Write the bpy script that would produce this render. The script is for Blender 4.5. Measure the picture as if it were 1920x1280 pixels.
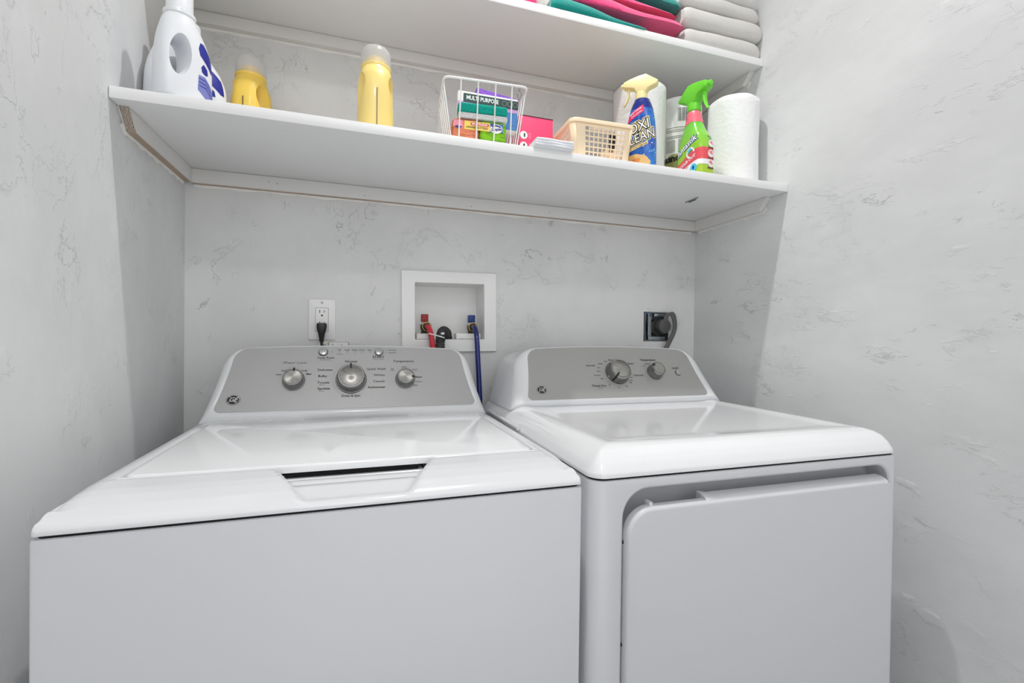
import bpy, bmesh, math, random
import numpy as np
from mathutils import Vector, Matrix
random.seed(4)
sc = bpy.context.scene
C = sc.collection
for o in list(bpy.data.objects): bpy.data.objects.remove(o)

# ------------------------------------------------------------------ camera
CAM = (0.4457, -1.4282, 1.1332)
yaw, pit, rol = 0.31033, -0.00955, 0.01311
fw = Vector((math.sin(yaw)*math.cos(pit), math.cos(yaw)*math.cos(pit), math.sin(pit)))
rt = Vector((math.cos(yaw), -math.sin(yaw), 0)); up = rt.cross(fw)
rt, up = rt*math.cos(rol)+up*math.sin(rol), -rt*math.sin(rol)+up*math.cos(rol)
cd = bpy.data.cameras.new('camera'); cam = bpy.data.objects.new('camera', cd); C.objects.link(cam)
cd.sensor_width = 36; cd.lens = 874.03/1920*36; cd.clip_start = .02
m = Matrix.Identity(4)
for i in range(3): m[i][0], m[i][1], m[i][2], m[i][3] = rt[i], up[i], -fw[i], CAM[i]
cam.matrix_world = m
sc.camera = cam
# ------------------------------------------------------------------ light
w = bpy.data.worlds.new('world'); sc.world = w; w.use_nodes = True
w.node_tree.nodes['Background'].inputs[0].default_value = (.97, .985, 1, 1)
w.node_tree.nodes['Background'].inputs[1].default_value = .97
def lamp(name, loc, power, rad, col=(1, 1, 1), spot=None):
    l = bpy.data.lights.new(name, 'SPOT' if spot else 'POINT')
    if spot: l.spot_size = math.radians(spot); l.spot_blend = 1
    l.energy = power; l.shadow_soft_size = rad; l.color = col
    o = bpy.data.objects.new(name, l); o.location = loc; C.objects.link(o); return o
lamp('ceiling_downlight', (.80, -.615, 2.90), 47.0, .026, (1, .995, .99), 122)   # recessed can over the front of the shelves
lamp('ceiling_bulb_rear', (.45, -2.48, 2.90), 13.5, .06, (1, .995, .99))
sc.view_settings.view_transform = 'Standard'; sc.view_settings.look = 'None'
sc.view_settings.gamma = 1; sc.view_settings.use_curve_mapping = False
sc.view_settings.exposure = 0.4
try: sc.cycles.max_bounces = 10; sc.cycles.diffuse_bounces = 8
except Exception: pass

# ------------------------------------------------------------------ materials
def lin(c):
    r = []
    for v in c:
        v = v/255 if max(c) > 1.001 else v
        r.append(v/12.92 if v <= .04045 else ((v+.055)/1.055)**2.4)
    return tuple(r)+(1,)
MATS = {}
def M(name, col, rough=.5, metal=0, spec=.5, bump=None, coat=0, trans=0, alpha=1, aniso=0, ior=None, sheen=0):
    if name in MATS: return MATS[name]
    mt = bpy.data.materials.new(name); mt.use_nodes = True; nt = mt.node_tree
    b = nt.nodes['Principled BSDF']
    b.inputs['Base Color'].default_value = lin(col); b.inputs['Roughness'].default_value = rough
    b.inputs['Metallic'].default_value = metal; b.inputs['Specular IOR Level'].default_value = spec
    b.inputs['Coat Weight'].default_value = coat; b.inputs['Coat Roughness'].default_value = .06
    b.inputs['Transmission Weight'].default_value = trans; b.inputs['Alpha'].default_value = alpha
    b.inputs['Anisotropic'].default_value = aniso; b.inputs['Sheen Weight'].default_value = sheen
    if ior: b.inputs['IOR'].default_value = ior
    tc = nt.nodes.new('ShaderNodeTexCoord')
    sc_, st, ds = bump if bump else (400, .02, .0002)
    n = nt.nodes.new('ShaderNodeTexNoise'); n.inputs['Scale'].default_value = sc_; n.inputs['Detail'].default_value = 3
    bp = nt.nodes.new('ShaderNodeBump'); bp.inputs['Strength'].default_value = st; bp.inputs['Distance'].default_value = ds
    nt.links.new(tc.outputs['Object'], n.inputs['Vector']); nt.links.new(n.outputs['Fac'], bp.inputs['Height'])
    nt.links.new(bp.outputs[0], b.inputs['Normal'])
    MATS[name] = mt; return mt
def math_(nt, op, a, b=None, clamp=False):
    n = nt.nodes.new('ShaderNodeMath'); n.operation = op; n.use_clamp = clamp
    for i, v in enumerate((a, b)):
        if v is None: continue
        if isinstance(v, (int, float)): n.inputs[i].default_value = v
        else: nt.links.new(v, n.inputs[i])
    return n.outputs[0]
def noise_(nt, vec, scale, detail=2, rough=.5, dist=0):
    n = nt.nodes.new('ShaderNodeTexNoise'); n.inputs['Scale'].default_value = scale; n.inputs['Detail'].default_value = detail
    n.inputs['Roughness'].default_value = rough; n.inputs['Distortion'].default_value = dist
    nt.links.new(vec, n.inputs['Vector']); return n.outputs['Fac']
def mapping_(nt, vec, scale, loc=(0, 0, 0), rot=(0, 0, 0)):
    n = nt.nodes.new('ShaderNodeMapping'); n.inputs['Scale'].default_value = scale; n.inputs['Location'].default_value = loc
    n.inputs['Rotation'].default_value = rot; nt.links.new(vec, n.inputs['Vector']); return n.outputs[0]
def plaster(name, col, axis_scale, seed, amount=1.0, rot=(0, 0, 0)):
    """hand-trowelled skim plaster: flat patches whose edges stand as fine broken ridges"""
    mt = bpy.data.materials.new(name); mt.use_nodes = True; nt = mt.node_tree; b = nt.nodes['Principled BSDF']
    tc = nt.nodes.new('ShaderNodeTexCoord')
    v = mapping_(nt, tc.outputs['Object'], axis_scale, (seed, seed*2.3, seed*.7), rot)
    n1 = noise_(nt, v, 3.8, 8, .66, .35)
    n2 = noise_(nt, v, 7.5, 7, .66, .4)
    msk = noise_(nt, v, 4.2, 2, .5)
    msk2 = noise_(nt, v, 13.0, 2, .5)
    def step(x, lo, hi):
        r = nt.nodes.new('ShaderNodeMapRange'); r.interpolation_type = 'SMOOTHSTEP'
        nt.links.new(x, r.inputs[0]); r.inputs[1].default_value = lo; r.inputs[2].default_value = hi; return r.outputs[0]
    s1 = step(n1, .53, .5375); s2 = step(n2, .575, .583)
    m1 = step(msk, .46, .60); m2 = step(msk2, .52, .64)
    # ridge: narrow band about an isoline, present only where the mask lets it
    rd = math_(nt, 'ABSOLUTE', math_(nt, 'SUBTRACT', n1, .455)); ridge = math_(nt, 'SUBTRACT', 1, step(rd, .0, .006))
    ridge = math_(nt, 'MULTIPLY', ridge, math_(nt, 'MULTIPLY', m2, step(msk, .47, .57)))
    h = math_(nt, 'MULTIPLY', s1, math_(nt, 'MULTIPLY', m1, .50))
    h = math_(nt, 'ADD', h, math_(nt, 'MULTIPLY', math_(nt, 'MULTIPLY', s2, m2), .6))
    h = math_(nt, 'ADD', h, math_(nt, 'MULTIPLY', ridge, 1.1))
    h = math_(nt, 'ADD', h, math_(nt, 'MULTIPLY', n2, .5))
    h = math_(nt, 'ADD', h, math_(nt, 'MULTIPLY', noise_(nt, tc.outputs['Object'], 60, 4, .6), .07))
    bp = nt.nodes.new('ShaderNodeBump'); bp.inputs['Strength'].default_value = .72*amount; bp.inputs['Distance'].default_value = .0030
    nt.links.new(h, bp.inputs['Height']); nt.links.new(bp.outputs[0], b.inputs['Normal'])
    cr = nt.nodes.new('ShaderNodeMix'); cr.data_type = 'RGBA'
    c0 = lin(col); cr.inputs[6].default_value = tuple(x*.95 for x in c0[:3])+(1,); cr.inputs[7].default_value = tuple(min(1, x*1.05) for x in c0[:3])+(1,)
    nt.links.new(step(noise_(nt, v, 2.4, 5, .65), .35, .65), cr.inputs[0]); nt.links.new(cr.outputs[2], b.inputs['Base Color'])
    b.inputs['Roughness'].default_value = .5; b.inputs['Specular IOR Level'].default_value = .35
    return mt
def wood_raw(name):
    mt = bpy.data.materials.new(name); mt.use_nodes = True; nt = mt.node_tree; b = nt.nodes['Principled BSDF']
    tc = nt.nodes.new('ShaderNodeTexCoord')
    wv = nt.nodes.new('ShaderNodeTexWave'); wv.inputs['Scale'].default_value = 110; wv.inputs['Distortion'].default_value = 5; wv.inputs['Detail'].default_value = 2; wv.inputs['Detail Scale'].default_value = 2
    v = mapping_(nt, tc.outputs['Object'], (1, .25, 1)); nt.links.new(v, wv.inputs['Vector'])
    cr = nt.nodes.new('ShaderNodeMix'); cr.data_type = 'RGBA'; cr.inputs[6].default_value = lin((120, 105, 90)); cr.inputs[7].default_value = lin((205, 192, 178))
    nt.links.new(wv.outputs['Fac'], cr.inputs[0]); nt.links.new(cr.outputs[2], b.inputs['Base Color']); b.inputs['Roughness'].default_value = .8
    return mt
WALLC = (220, 221, 221)
m_wl = plaster('painted_plaster_left', WALLC, (1, 1.5, 1.0), 3.0, .8)
m_wb = plaster('painted_plaster_back', (218, 218, 217), (1.2, 1, 1.0), 7.4, 1.0)
m_wr = plaster('painted_plaster_right', WALLC, (1, .8, 1.7), 11.2, .85, (.25, 0, 0))
m_ceil = M('ceiling_paint', (232, 232, 232), .7, bump=(80, .2, .001))
m_floor = M('floor_vinyl', (150, 150, 150), .4)
m_shelf = M('shelf_paint', (238, 238, 237), .35, bump=(25, .12, .0006))
m_cleat = M('cleat_paint', (222, 220, 217), .5, bump=(40, .3, .0008))
m_caulk = M('caulk', (234, 232, 229), .5, bump=(60, .6, .001))
m_rawwood = wood_raw('raw_wood')
m_woodedge = M('unpainted_wood_edge', (178, 158, 138), .8, bump=(120, .4, .0006))
m_enamel = M('white_enamel', (224, 225, 227), .22, spec=.5, coat=.35, bump=(900, .03, .0001))
m_body = M('white_cabinet_enamel', (211, 212, 215), .33, spec=.5, coat=.1, bump=(1100, .05, .0001))
m_lid = M('glossy_white_lid', (238, 239, 240), .1, spec=.6, coat=.6, bump=(900, .02, .0001))
m_panel = M('silver_grey_panel', (172, 172, 171), .38, metal=.35, spec=.5)
m_panel_d = M('silver_grey_panel_dryer', (168, 168, 165), .38, metal=.35, spec=.5)
m_black = M('black_plastic', (18, 18, 19), .4)
m_ink = M('dark_ink', (34, 34, 37), .6)
m_gap = M('gap_shade', (20, 20, 20), .9)  # near-black colour standing in for shade inside gaps
m_chrome = M('chrome_ring', (150, 150, 149), .24, metal=1)
m_white = M('white_plastic', (235, 235, 233), .4)
m_btn = M('grey_button', (176, 178, 178), .25, metal=.5)
m_tray = M('recess_tray', (205, 206, 207), .35)
m_wplate = M('outlet_white', (232, 232, 230), .3)
m_brass = M('brass', (178, 160, 105), .3, metal=1)
m_brass_d = M('tarnished_brass', (84, 78, 66), .5, metal=.7)
m_steel = M('galvanised_steel', (150, 156, 160), .35, metal=.9, bump=(120, .8, .002))
m_red_h = M('red_handle', (150, 30, 34), .45)
m_blue_h = M('blue_handle', (12, 54, 130), .45)
m_red = M('red_hose', (205, 42, 62), .35)
m_blue = M('blue_hose', (14, 34, 112), .25, coat=.3)
m_drain = M('dark_drain_hose', (52, 56, 54), .5)
m_cord = M('grey_cord', (98, 97, 95), .5)
m_greyplug = M('grey_plug', (78, 77, 76), .5)
# spun metal knob face
def spun(name):
    mt = M(name, (180, 178, 172), .3, metal=1)
    nt = mt.node_tree; b = nt.nodes['Principled BSDF']
    tc = nt.nodes.new('ShaderNodeTexCoord'); g = nt.nodes.new('ShaderNodeTexGradient'); g.gradient_type = 'RADIAL'
    nt.links.new(tc.outputs['Object'], g.inputs[0])
    n = nt.nodes.new('ShaderNodeTexNoise'); n.noise_dimensions = '1D'; n.inputs['Scale'].default_value = 14; n.inputs['Detail'].default_value = 4
    nt.links.new(g.outputs['Fac'], n.inputs['W'])
    r = nt.nodes.new('ShaderNodeMapRange'); nt.links.new(n.outputs['Fac'], r.inputs[0]); r.inputs[1].default_value = .3; r.inputs[2].default_value = .7; r.inputs[3].default_value = .30; r.inputs[4].default_value = .38
    nt.links.new(r.outputs[0], b.inputs['Roughness'])
    mx = nt.nodes.new('ShaderNodeMix'); mx.data_type = 'RGBA'; mx.inputs[6].default_value = lin((140, 138, 134)); mx.inputs[7].default_value = lin((190, 188, 182))
    nt.links.new(n.outputs['Fac'], mx.inputs[0]); nt.links.new(mx.outputs[2], b.inputs['Base Color'])
    b.inputs['Anisotropic'].default_value = .8
    tg = nt.nodes.new('ShaderNodeTangent'); tg.direction_type = 'RADIAL'; tg.axis = 'Z'; nt.links.new(tg.outputs[0], b.inputs['Tangent'])
    return mt
m_spun = spun('spun_aluminium')

# ------------------------------------------------------------------ object helpers
def link(name, me, mat=None, parent=None, smooth=True, ang=35):
    o = bpy.data.objects.new(name, me); C.objects.link(o)
    if parent: o.parent = parent
    if mat is not None:
        for q in (mat if isinstance(mat, (list, tuple)) else [mat]): me.materials.append(q)
    if smooth and len(me.polygons):
        me.polygons.foreach_set('use_smooth', [True]*len(me.polygons))
        me.set_sharp_from_angle(angle=math.radians(ang))
    me.update(); return o
def mesh(verts, faces):
    me = bpy.data.meshes.new('mesh'); me.from_pydata([tuple(v) for v in verts], [], faces); me.validate(); return me
def mk(name, verts, faces, mat, parent=None, smooth=True, ang=35, recalc=True):
    me = mesh(verts, faces)
    if recalc:
        bm = bmesh.new(); bm.from_mesh(me); bmesh.ops.recalc_face_normals(bm, faces=bm.faces); bm.to_mesh(me); bm.free()
    return link(name, me, mat, parent, smooth, ang)
def frombm(name, bm, mat, parent=None, smooth=True, ang=35):
    me = bpy.data.meshes.new('mesh'); bmesh.ops.recalc_face_normals(bm, faces=bm.faces); bm.to_mesh(me); bm.free()
    return link(name, me, mat, parent, smooth, ang)
def thing(name, loc, label, cat, group=None, rz=0):
    o = bpy.data.objects.new(name, None); C.objects.link(o); o.empty_display_size = .05
    o.location = loc; o.rotation_euler = (0, 0, rz); o['label'] = label; o['category'] = cat
    if group: o['group'] = group
    return o
def tag(o, label, cat, group=None):
    o['label'] = label; o['category'] = cat
    if group: o['group'] = group
    return o
def struct(o): o['kind'] = 'structure'; return o
def bbox_bm(bm, a, b, bev=0, seg=2, M4=None):
    """add a (bevelled) box from corner a to corner b"""
    t = bmesh.new(); bmesh.ops.create_cube(t, size=1)
    for v in t.verts: v.co = Vector([a[i]+(v.co[i]+.5)*(b[i]-a[i]) for i in range(3)])
    if bev: bmesh.ops.bevel(t, geom=t.edges[:], offset=bev, segments=seg, profile=.5, affect='EDGES', clamp_overlap=True)
    if M4: bmesh.ops.transform(t, matrix=M4, verts=t.verts)
    me = bpy.data.meshes.new('t'); t.to_mesh(me); t.free(); bm.from_mesh(me); bpy.data.meshes.remove(me)
    return bm
def box(name, a, b, mat, parent=None, bev=0, seg=2, M4=None):
    bm = bmesh.new(); bbox_bm(bm, a, b, bev, seg, M4); return frombm(name, bm, mat, parent)
def spline(pts, n=8):
    P = [Vector(p) for p in pts]; out = []
    for i in range(len(P)-1):
        p0 = P[max(i-1, 0)]; p1 = P[i]; p2 = P[i+1]; p3 = P[min(i+2, len(P)-1)]
        for k in range(n):
            t = k/n
            out.append(.5*((2*p1)+(p2-p0)*t+(2*p0-5*p1+4*p2-p3)*t*t+(-p0+3*p1-3*p2+p3)*t**3))
    out.append(P[-1]); return out
def tube_vf(path, rad, seg=10, off=0, closed=False, flat=1.0):
    V, F = [], []; n = len(path)
    nrm = None
    for i, p in enumerate(path):
        if closed: t = (path[(i+1) % n]-path[i-1]).normalized()
        else: t = (path[min(i+1, n-1)]-path[max(i-1, 0)]).normalized()
        if nrm is None:
            a = Vector((0, 0, 1)) if abs(t.z) < .9 else Vector((0, 1, 0)); nrm = t.cross(a).normalized()
        else:
            nrm = (nrm-t*nrm.dot(t)).normalized()
        bn = t.cross(nrm); r = rad(i/(n-1)) if callable(rad) else rad
        for k in range(seg):
            a = 2*math.pi*k/seg; V.append(p+nrm*math.cos(a)*r*flat+bn*math.sin(a)*r)
    m_ = n if closed else n-1
    for i in range(m_):
        for k in range(seg):
            j = (i+1) % n
            F.append((off+i*seg+k, off+i*seg+(k+1) % seg, off+j*seg+(k+1) % seg, off+j*seg+k))
    if not closed:
        F.append(tuple(off+k for k in range(seg))[::-1]); F.append(tuple(off+(n-1)*seg+k for k in range(seg)))
    return V, F
def tube(name, pts, rad, mat, parent=None, seg=10, n=8, smooth_path=True, flat=1.0):
    path = spline(pts, n) if smooth_path else [Vector(p) for p in pts]
    V, F = tube_vf(path, rad, seg, flat=flat); return mk(name, V, F, mat, parent, ang=50)
def tubes(name, lists, rad, mat, parent=None, seg=8):
    V, F = [], []
    for pts in lists:
        v, f = tube_vf([Vector(p) for p in pts], rad, seg, len(V)); V += v; F += f
    return mk(name, V, F, mat, parent, ang=50)
def lathe(name, prof, mat, parent=None, seg=32, M4=None, sx=1, sy=1, cap=True, ang=35):
    V, F = [], []
    for r, z in prof:
        for k in range(seg):
            a = 2*math.pi*k/seg; V.append(Vector((r*math.cos(a)*sx, r*math.sin(a)*sy, z)))
    for i in range(len(prof)-1):
        for k in range(seg): F.append((i*seg+k, i*seg+(k+1) % seg, (i+1)*seg+(k+1) % seg, (i+1)*seg+k))
    if cap: F.append(tuple(range(seg))[::-1]); F.append(tuple((len(prof)-1)*seg+k for k in range(seg)))
    if M4: V = [M4 @ v for v in V]
    return mk(name, V, F, mat, parent, ang=ang)
class Loft:
    """stack of superellipse rings; P rows: z, a, b, n, cx, cy"""
    def __init__(s, P, N=72):
        s.P = np.array(P, float); s.N = N
    def par(s, z):
        Z = s.P[:, 0]; i = int(np.clip(np.searchsorted(Z, z)-1, 0, len(Z)-2))
        t = (z-Z[i])/(Z[i+1]-Z[i]) if Z[i+1] > Z[i] else 0; t = min(max(t, 0), 1)
        out = []
        for c in range(1, 6):
            y = s.P[:, c]
            def sl(k):
                if k == 0 or k == len(Z)-1: return 0 if k else (y[1]-y[0])/(Z[1]-Z[0]+1e-9)
                d0 = (y[k]-y[k-1])/(Z[k]-Z[k-1]+1e-9); d1 = (y[k+1]-y[k])/(Z[k+1]-Z[k]+1e-9)
                return 0 if d0*d1 <= 0 else 2*d0*d1/(d0+d1)
            h = Z[i+1]-Z[i]; m0, m1 = sl(i)*h, sl(i+1)*h
            out.append((2*t**3-3*t*t+1)*y[i]+(t**3-2*t*t+t)*m0+(-2*t**3+3*t*t)*y[i+1]+(t**3-t*t)*m1)
        return out
    def ring(s, z, N=None):
        a, b, n, cx, cy = s.par(z); N = N or s.N; R = []
        for k in range(N):
            t = -math.pi/2+2*math.pi*k/N; c, q = math.cos(t), math.sin(t)
            R.append(Vector((cx+a*math.copysign(abs(c)**(2/n), c), cy+b*math.copysign(abs(q)**(2/n), q), z)))
        return R
    def build(s, name, mat, parent, nz=40, cap=True, ang=40):
        z0, z1 = s.P[0, 0], s.P[-1, 0]
        zs = sorted(set([round(z0+(z1-z0)*i/nz, 6) for i in range(nz+1)]+[round(z, 6) for z in s.P[:, 0]]))
        V, F = [], []
        for z in zs: V += s.ring(z)
        N = s.N
        for i in range(len(zs)-1):
            for k in range(N): F.append((i*N+k, i*N+(k+1) % N, (i+1)*N+(k+1) % N, (i+1)*N+k))
        if cap: F.append(tuple(range(N))[::-1]); F.append(tuple((len(zs)-1)*N+k for k in range(N)))
        return mk(name, V, F, mat, parent, ang=ang)
    def S(s, u, z, off=.0004):
        """point at arc length u (right positive) from the front centre, height z"""
        R = s.ring(z, 180); 
        key = round(z, 5)
        if not hasattr(s, 'cache'): s.cache = {}
        if key not in s.cache:
            A = np.array([list(r) for r in R]+[list(R[0])]); L = np.concatenate([[0], np.cumsum(np.linalg.norm(np.diff(A, axis=0), axis=1))]); s.cache[key] = (A, L)
        A, L = s.cache[key]; u = u % L[-1]
        x = np.interp(u, L, A[:, 0]); y = np.interp(u, L, A[:, 1])
        e = L[-1]*.004; x2 = np.interp((u+e) % L[-1], L, A[:, 0]); y2 = np.interp((u+e) % L[-1], L, A[:, 1])
        x1 = np.interp((u-e) % L[-1], L, A[:, 0]); y1 = np.interp((u-e) % L[-1], L, A[:, 1])
        t = Vector((x2-x1, y2-y1, 0)); t = t.normalized() if t.length > 0 else Vector((1, 0, 0))
        n = Vector((t.y, -t.x, 0))
        return Vector((x, y, z))+n*off
# flat 2-D shapes (lists of (x,y)) and text, mapped by a function into the scene
def txt2d(body, size, bold=0.0, align='CENTER', shear=0, sx=1.0, rot=0, res=2):
    cu = bpy.data.curves.new('t', 'FONT'); cu.body = body; cu.size = size; cu.offset = bold*size; cu.align_x = align; cu.align_y = 'CENTER'; cu.shear = shear; cu.resolution_u = res
    o = bpy.data.objects.new('t', cu); C.objects.link(o); dg = bpy.context.evaluated_depsgraph_get(); dg.update()
    me = bpy.data.meshes.new_from_object(o.evaluated_get(dg)); bpy.data.objects.remove(o); bpy.data.curves.remove(cu)
    c, s = math.cos(rot), math.sin(rot)
    V = [(v.co.x*sx*c-v.co.y*s, v.co.x*sx*s+v.co.y*c) for v in me.vertices]; F = [tuple(p.vertices) for p in me.polygons]
    bpy.data.meshes.remove(me); return V, F
def poly2d(pts): return list(pts), [tuple(range(len(pts)))]
def rect2d(x0, y0, x1, y1): return poly2d([(x0, y0), (x1, y0), (x1, y1), (x0, y1)])
def ell2d(cx, cy, rx, ry, n=24, rot=0):
    c, s = math.cos(rot), math.sin(rot)
    return poly2d([(cx+rx*math.cos(a)*c-ry*math.sin(a)*s, cy+rx*math.cos(a)*s+ry*math.sin(a)*c) for a in [2*math.pi*k/n for k in range(n)]])
def move2d(sh, dx, dy): return [(x+dx, y+dy) for x, y in sh[0]], sh[1]
def ring2d(cx, cy, r0, r1, n=32, a0=0, a1=2*math.pi):
    V, F = [], []
    for k in range(n+1):
        a = a0+(a1-a0)*k/n; V += [(cx+r0*math.cos(a), cy+r0*math.sin(a)), (cx+r1*math.cos(a), cy+r1*math.sin(a))]
        if k: F.append((2*k-2, 2*k-1, 2*k+1, 2*k))
    return V, F
def decal(name, shapes, fn, mat, parent, sub=0, depth=0):
    bm = bmesh.new()
    for V, F in shapes:
        vs = [bm.verts.new((x, y, 0)) for x, y in V]
        for f in F:
            try: bm.faces.new([vs[i] for i in f])
            except ValueError: pass
    if sub:
        bmesh.ops.triangulate(bm, faces=bm.faces[:])
        for _ in range(8):
            L = [e for e in bm.edges if e.calc_length() > sub]
            if not L: break
            bmesh.ops.subdivide_edges(bm, edges=L, cuts=1); bmesh.ops.triangulate(bm, faces=[f for f in bm.faces if len(f.verts) > 3])
    for v in bm.verts: v.co = fn(v.co.x, v.co.y)
    me = bpy.data.meshes.new('mesh'); bm.to_mesh(me); bm.free()
    return link(name, me, mat, parent, False)
def boolean(o, cutter, op='DIFFERENCE'):
    md = o.modifiers.new('b', 'BOOLEAN'); md.object = cutter; md.operation = op; md.solver = 'EXACT'
    dg = bpy.context.evaluated_depsgraph_get(); dg.update()
    me = bpy.data.meshes.new_from_object(o.evaluated_get(dg)); o.modifiers.clear(); old = o.data; o.data = me
    bpy.data.objects.remove(cutter); bpy.data.meshes.remove(old)
    me.polygons.foreach_set('use_smooth', [True]*len(me.polygons)); me.set_sharp_from_angle(angle=math.radians(32)); return o
def rrect(x0, y0, x1, y1, r, n=6):
    """rounded rectangle outline, counter-clockwise; r single or (bl,br,tr,tl)"""
    r = r if isinstance(r, (tuple, list)) else (r,)*4; P = []
    for (cx, cy, q, a0) in ((x0+r[0], y0+r[0], r[0], 180), (x1-r[1], y0+r[1], r[1], 270), (x1-r[2], y1-r[2], r[2], 0), (x0+r[3], y1-r[3], r[3], 90)):
        for k in range(n+1):
            a = math.radians(a0+90*k/n); P.append((cx+q*math.cos(a), cy+q*math.sin(a)))
    return P
def prism(name, P, f, d0, d1, mat, parent=None, bev=0, seg=2, ang=35):
    """extrude outline P (2-D) from depth d0 to d1 through mapping f(x,y,d); bevel the d1 rim by an inset ring"""
    n = len(P); cx = sum(p[0] for p in P)/n; cy = sum(p[1] for p in P)/n
    rings = [(0, d0)]
    if bev:
        for k in range(seg+1):
            a = math.pi/2*k/seg; s = 1 if d1 > d0 else -1
            rings.append((bev*(1-math.cos(a)), d1-s*bev*(1-math.sin(a))))
    else: rings.append((0, d1))
    V, F = [], []
    nr = []
    for i in range(n):
        a, b = P[i-1], P[(i+1) % n]; t = Vector((b[0]-a[0], b[1]-a[1])); t = t.normalized() if t.length > 1e-9 else Vector((1, 0)); nr.append((-t.y, t.x))
    for ins, d in rings:
        for i, (x, y) in enumerate(P): V.append(f(x+nr[i][0]*ins, y+nr[i][1]*ins, d))
    for k in range(len(rings)-1):
        for i in range(n): F.append((k*n+i, k*n+(i+1) % n, (k+1)*n+(i+1) % n, (k+1)*n+i))
    F.append(tuple(range(n))[::-1]); F.append(tuple((len(rings)-1)*n+i for i in range(n)))
    return mk(name, V, F, mat, parent, ang=ang)
def heightfield(name, xs, ys, h, mat, parent=None, zbot=None, ang=40):
    V, F = [], []; nx, ny = len(xs), len(ys)
    for y in ys:
        for x in xs: V.append(h(x, y))
    for j in range(ny-1):
        for i in range(nx-1): F.append((j*nx+i, j*nx+i+1, (j+1)*nx+i+1, (j+1)*nx+i))
    if zbot is not None:
        rim = [i for i in range(nx)]+[j*nx+nx-1 for j in range(1, ny)]+[(ny-1)*nx+i for i in range(nx-2, -1, -1)]+[j*nx for j in range(ny-2, 0, -1)]
        o = len(V)
        for r in rim: v = V[r]; V.append(Vector((v[0], v[1], zbot)))
        for k in range(len(rim)):
            k2 = (k+1) % len(rim); F.append((rim[k], o+k, o+k2, rim[k2]))
        F.append(tuple(o+k for k in range(len(rim)))[::-1])
    return mk(name, V, F, mat, parent, ang=ang)
def interp(x, xs, ys): return float(np.interp(x, xs, ys))
def sstep(x, a, b):
    t = min(max((x-a)/(b-a), 0), 1); return t*t*(3-2*t)

# ------------------------------------------------------------------ the room
W = 1.6048; ZC = 3.0; YF = -2.9; TH = .1
def wall_with_holes(name, holes, mat):
    xs = sorted(set([-TH, W+TH]+[h[0] for h in holes]+[h[2] for h in holes])); zs = sorted(set([0, ZC]+[h[1] for h in holes]+[h[3] for h in holes]))
    bm = bmesh.new()
    vv = {}
    def vt(x, y, z):
        k = (round(x, 5), round(y, 5), round(z, 5))
        if k not in vv: vv[k] = bm.verts.new(k)
        return vv[k]
    for i in range(len(xs)-1):
        for j in range(len(zs)-1):
            cx, cz = (xs[i]+xs[i+1])/2, (zs[j]+zs[j+1])/2
            hole = any(h[0] < cx < h[2] and h[1] < cz < h[3] for h in holes)
            for y in ((0, TH) if not hole else (TH,)):
                bm.faces.new([vt(xs[i], y, zs[j]), vt(xs[i+1], y, zs[j]), vt(xs[i+1], y, zs[j+1]), vt(xs[i], y, zs[j+1])])
            if hole:
                isin = lambda X, Z: any(h[0] < X < h[2] and h[1] < Z < h[3] for h in holes)
                e = 1e-4
                for a, b, t in (((xs[i], zs[j]), (xs[i+1], zs[j]), (cx, zs[j]-e)), ((xs[i+1], zs[j]), (xs[i+1], zs[j+1]), (xs[i+1]+e, cz)), ((xs[i+1], zs[j+1]), (xs[i], zs[j+1]), (cx, zs[j+1]+e)), ((xs[i], zs[j+1]), (xs[i], zs[j]), (xs[i]-e, cz))):
                    if not isin(*t): bm.faces.new([vt(a[0], 0, a[1]), vt(b[0], 0, b[1]), vt(b[0], TH, b[1]), vt(a[0], TH, a[1])])
    x0, x1 = xs[0], xs[-1]
    for q in ([(x0, 0, 0), (x0, 0, ZC), (x0, TH, ZC), (x0, TH, 0)], [(x1, 0, 0), (x1, TH, 0), (x1, TH, ZC), (x1, 0, ZC)]):
        bm.faces.new([bm.verts.new(p) for p in q])
    return struct(frombm(name, bm, mat, smooth=False))
wall_with_holes('wall_back', [(.592, 1.113, .814, 1.300), (1.392, 1.125, 1.494, 1.229)], m_wb)
struct(box('wall_left', (-TH, YF, 0), (0, 0, ZC), m_wl))
struct(box('wall_right', (W, YF, 0), (W+TH, 0, ZC), m_wr))
struct(box('ceiling', (-TH, YF, ZC), (W+TH, TH, ZC+.08), m_ceil))
struct(box('floor', (-TH, YF, -.08), (W+TH, TH, 0), m_floor))

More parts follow.
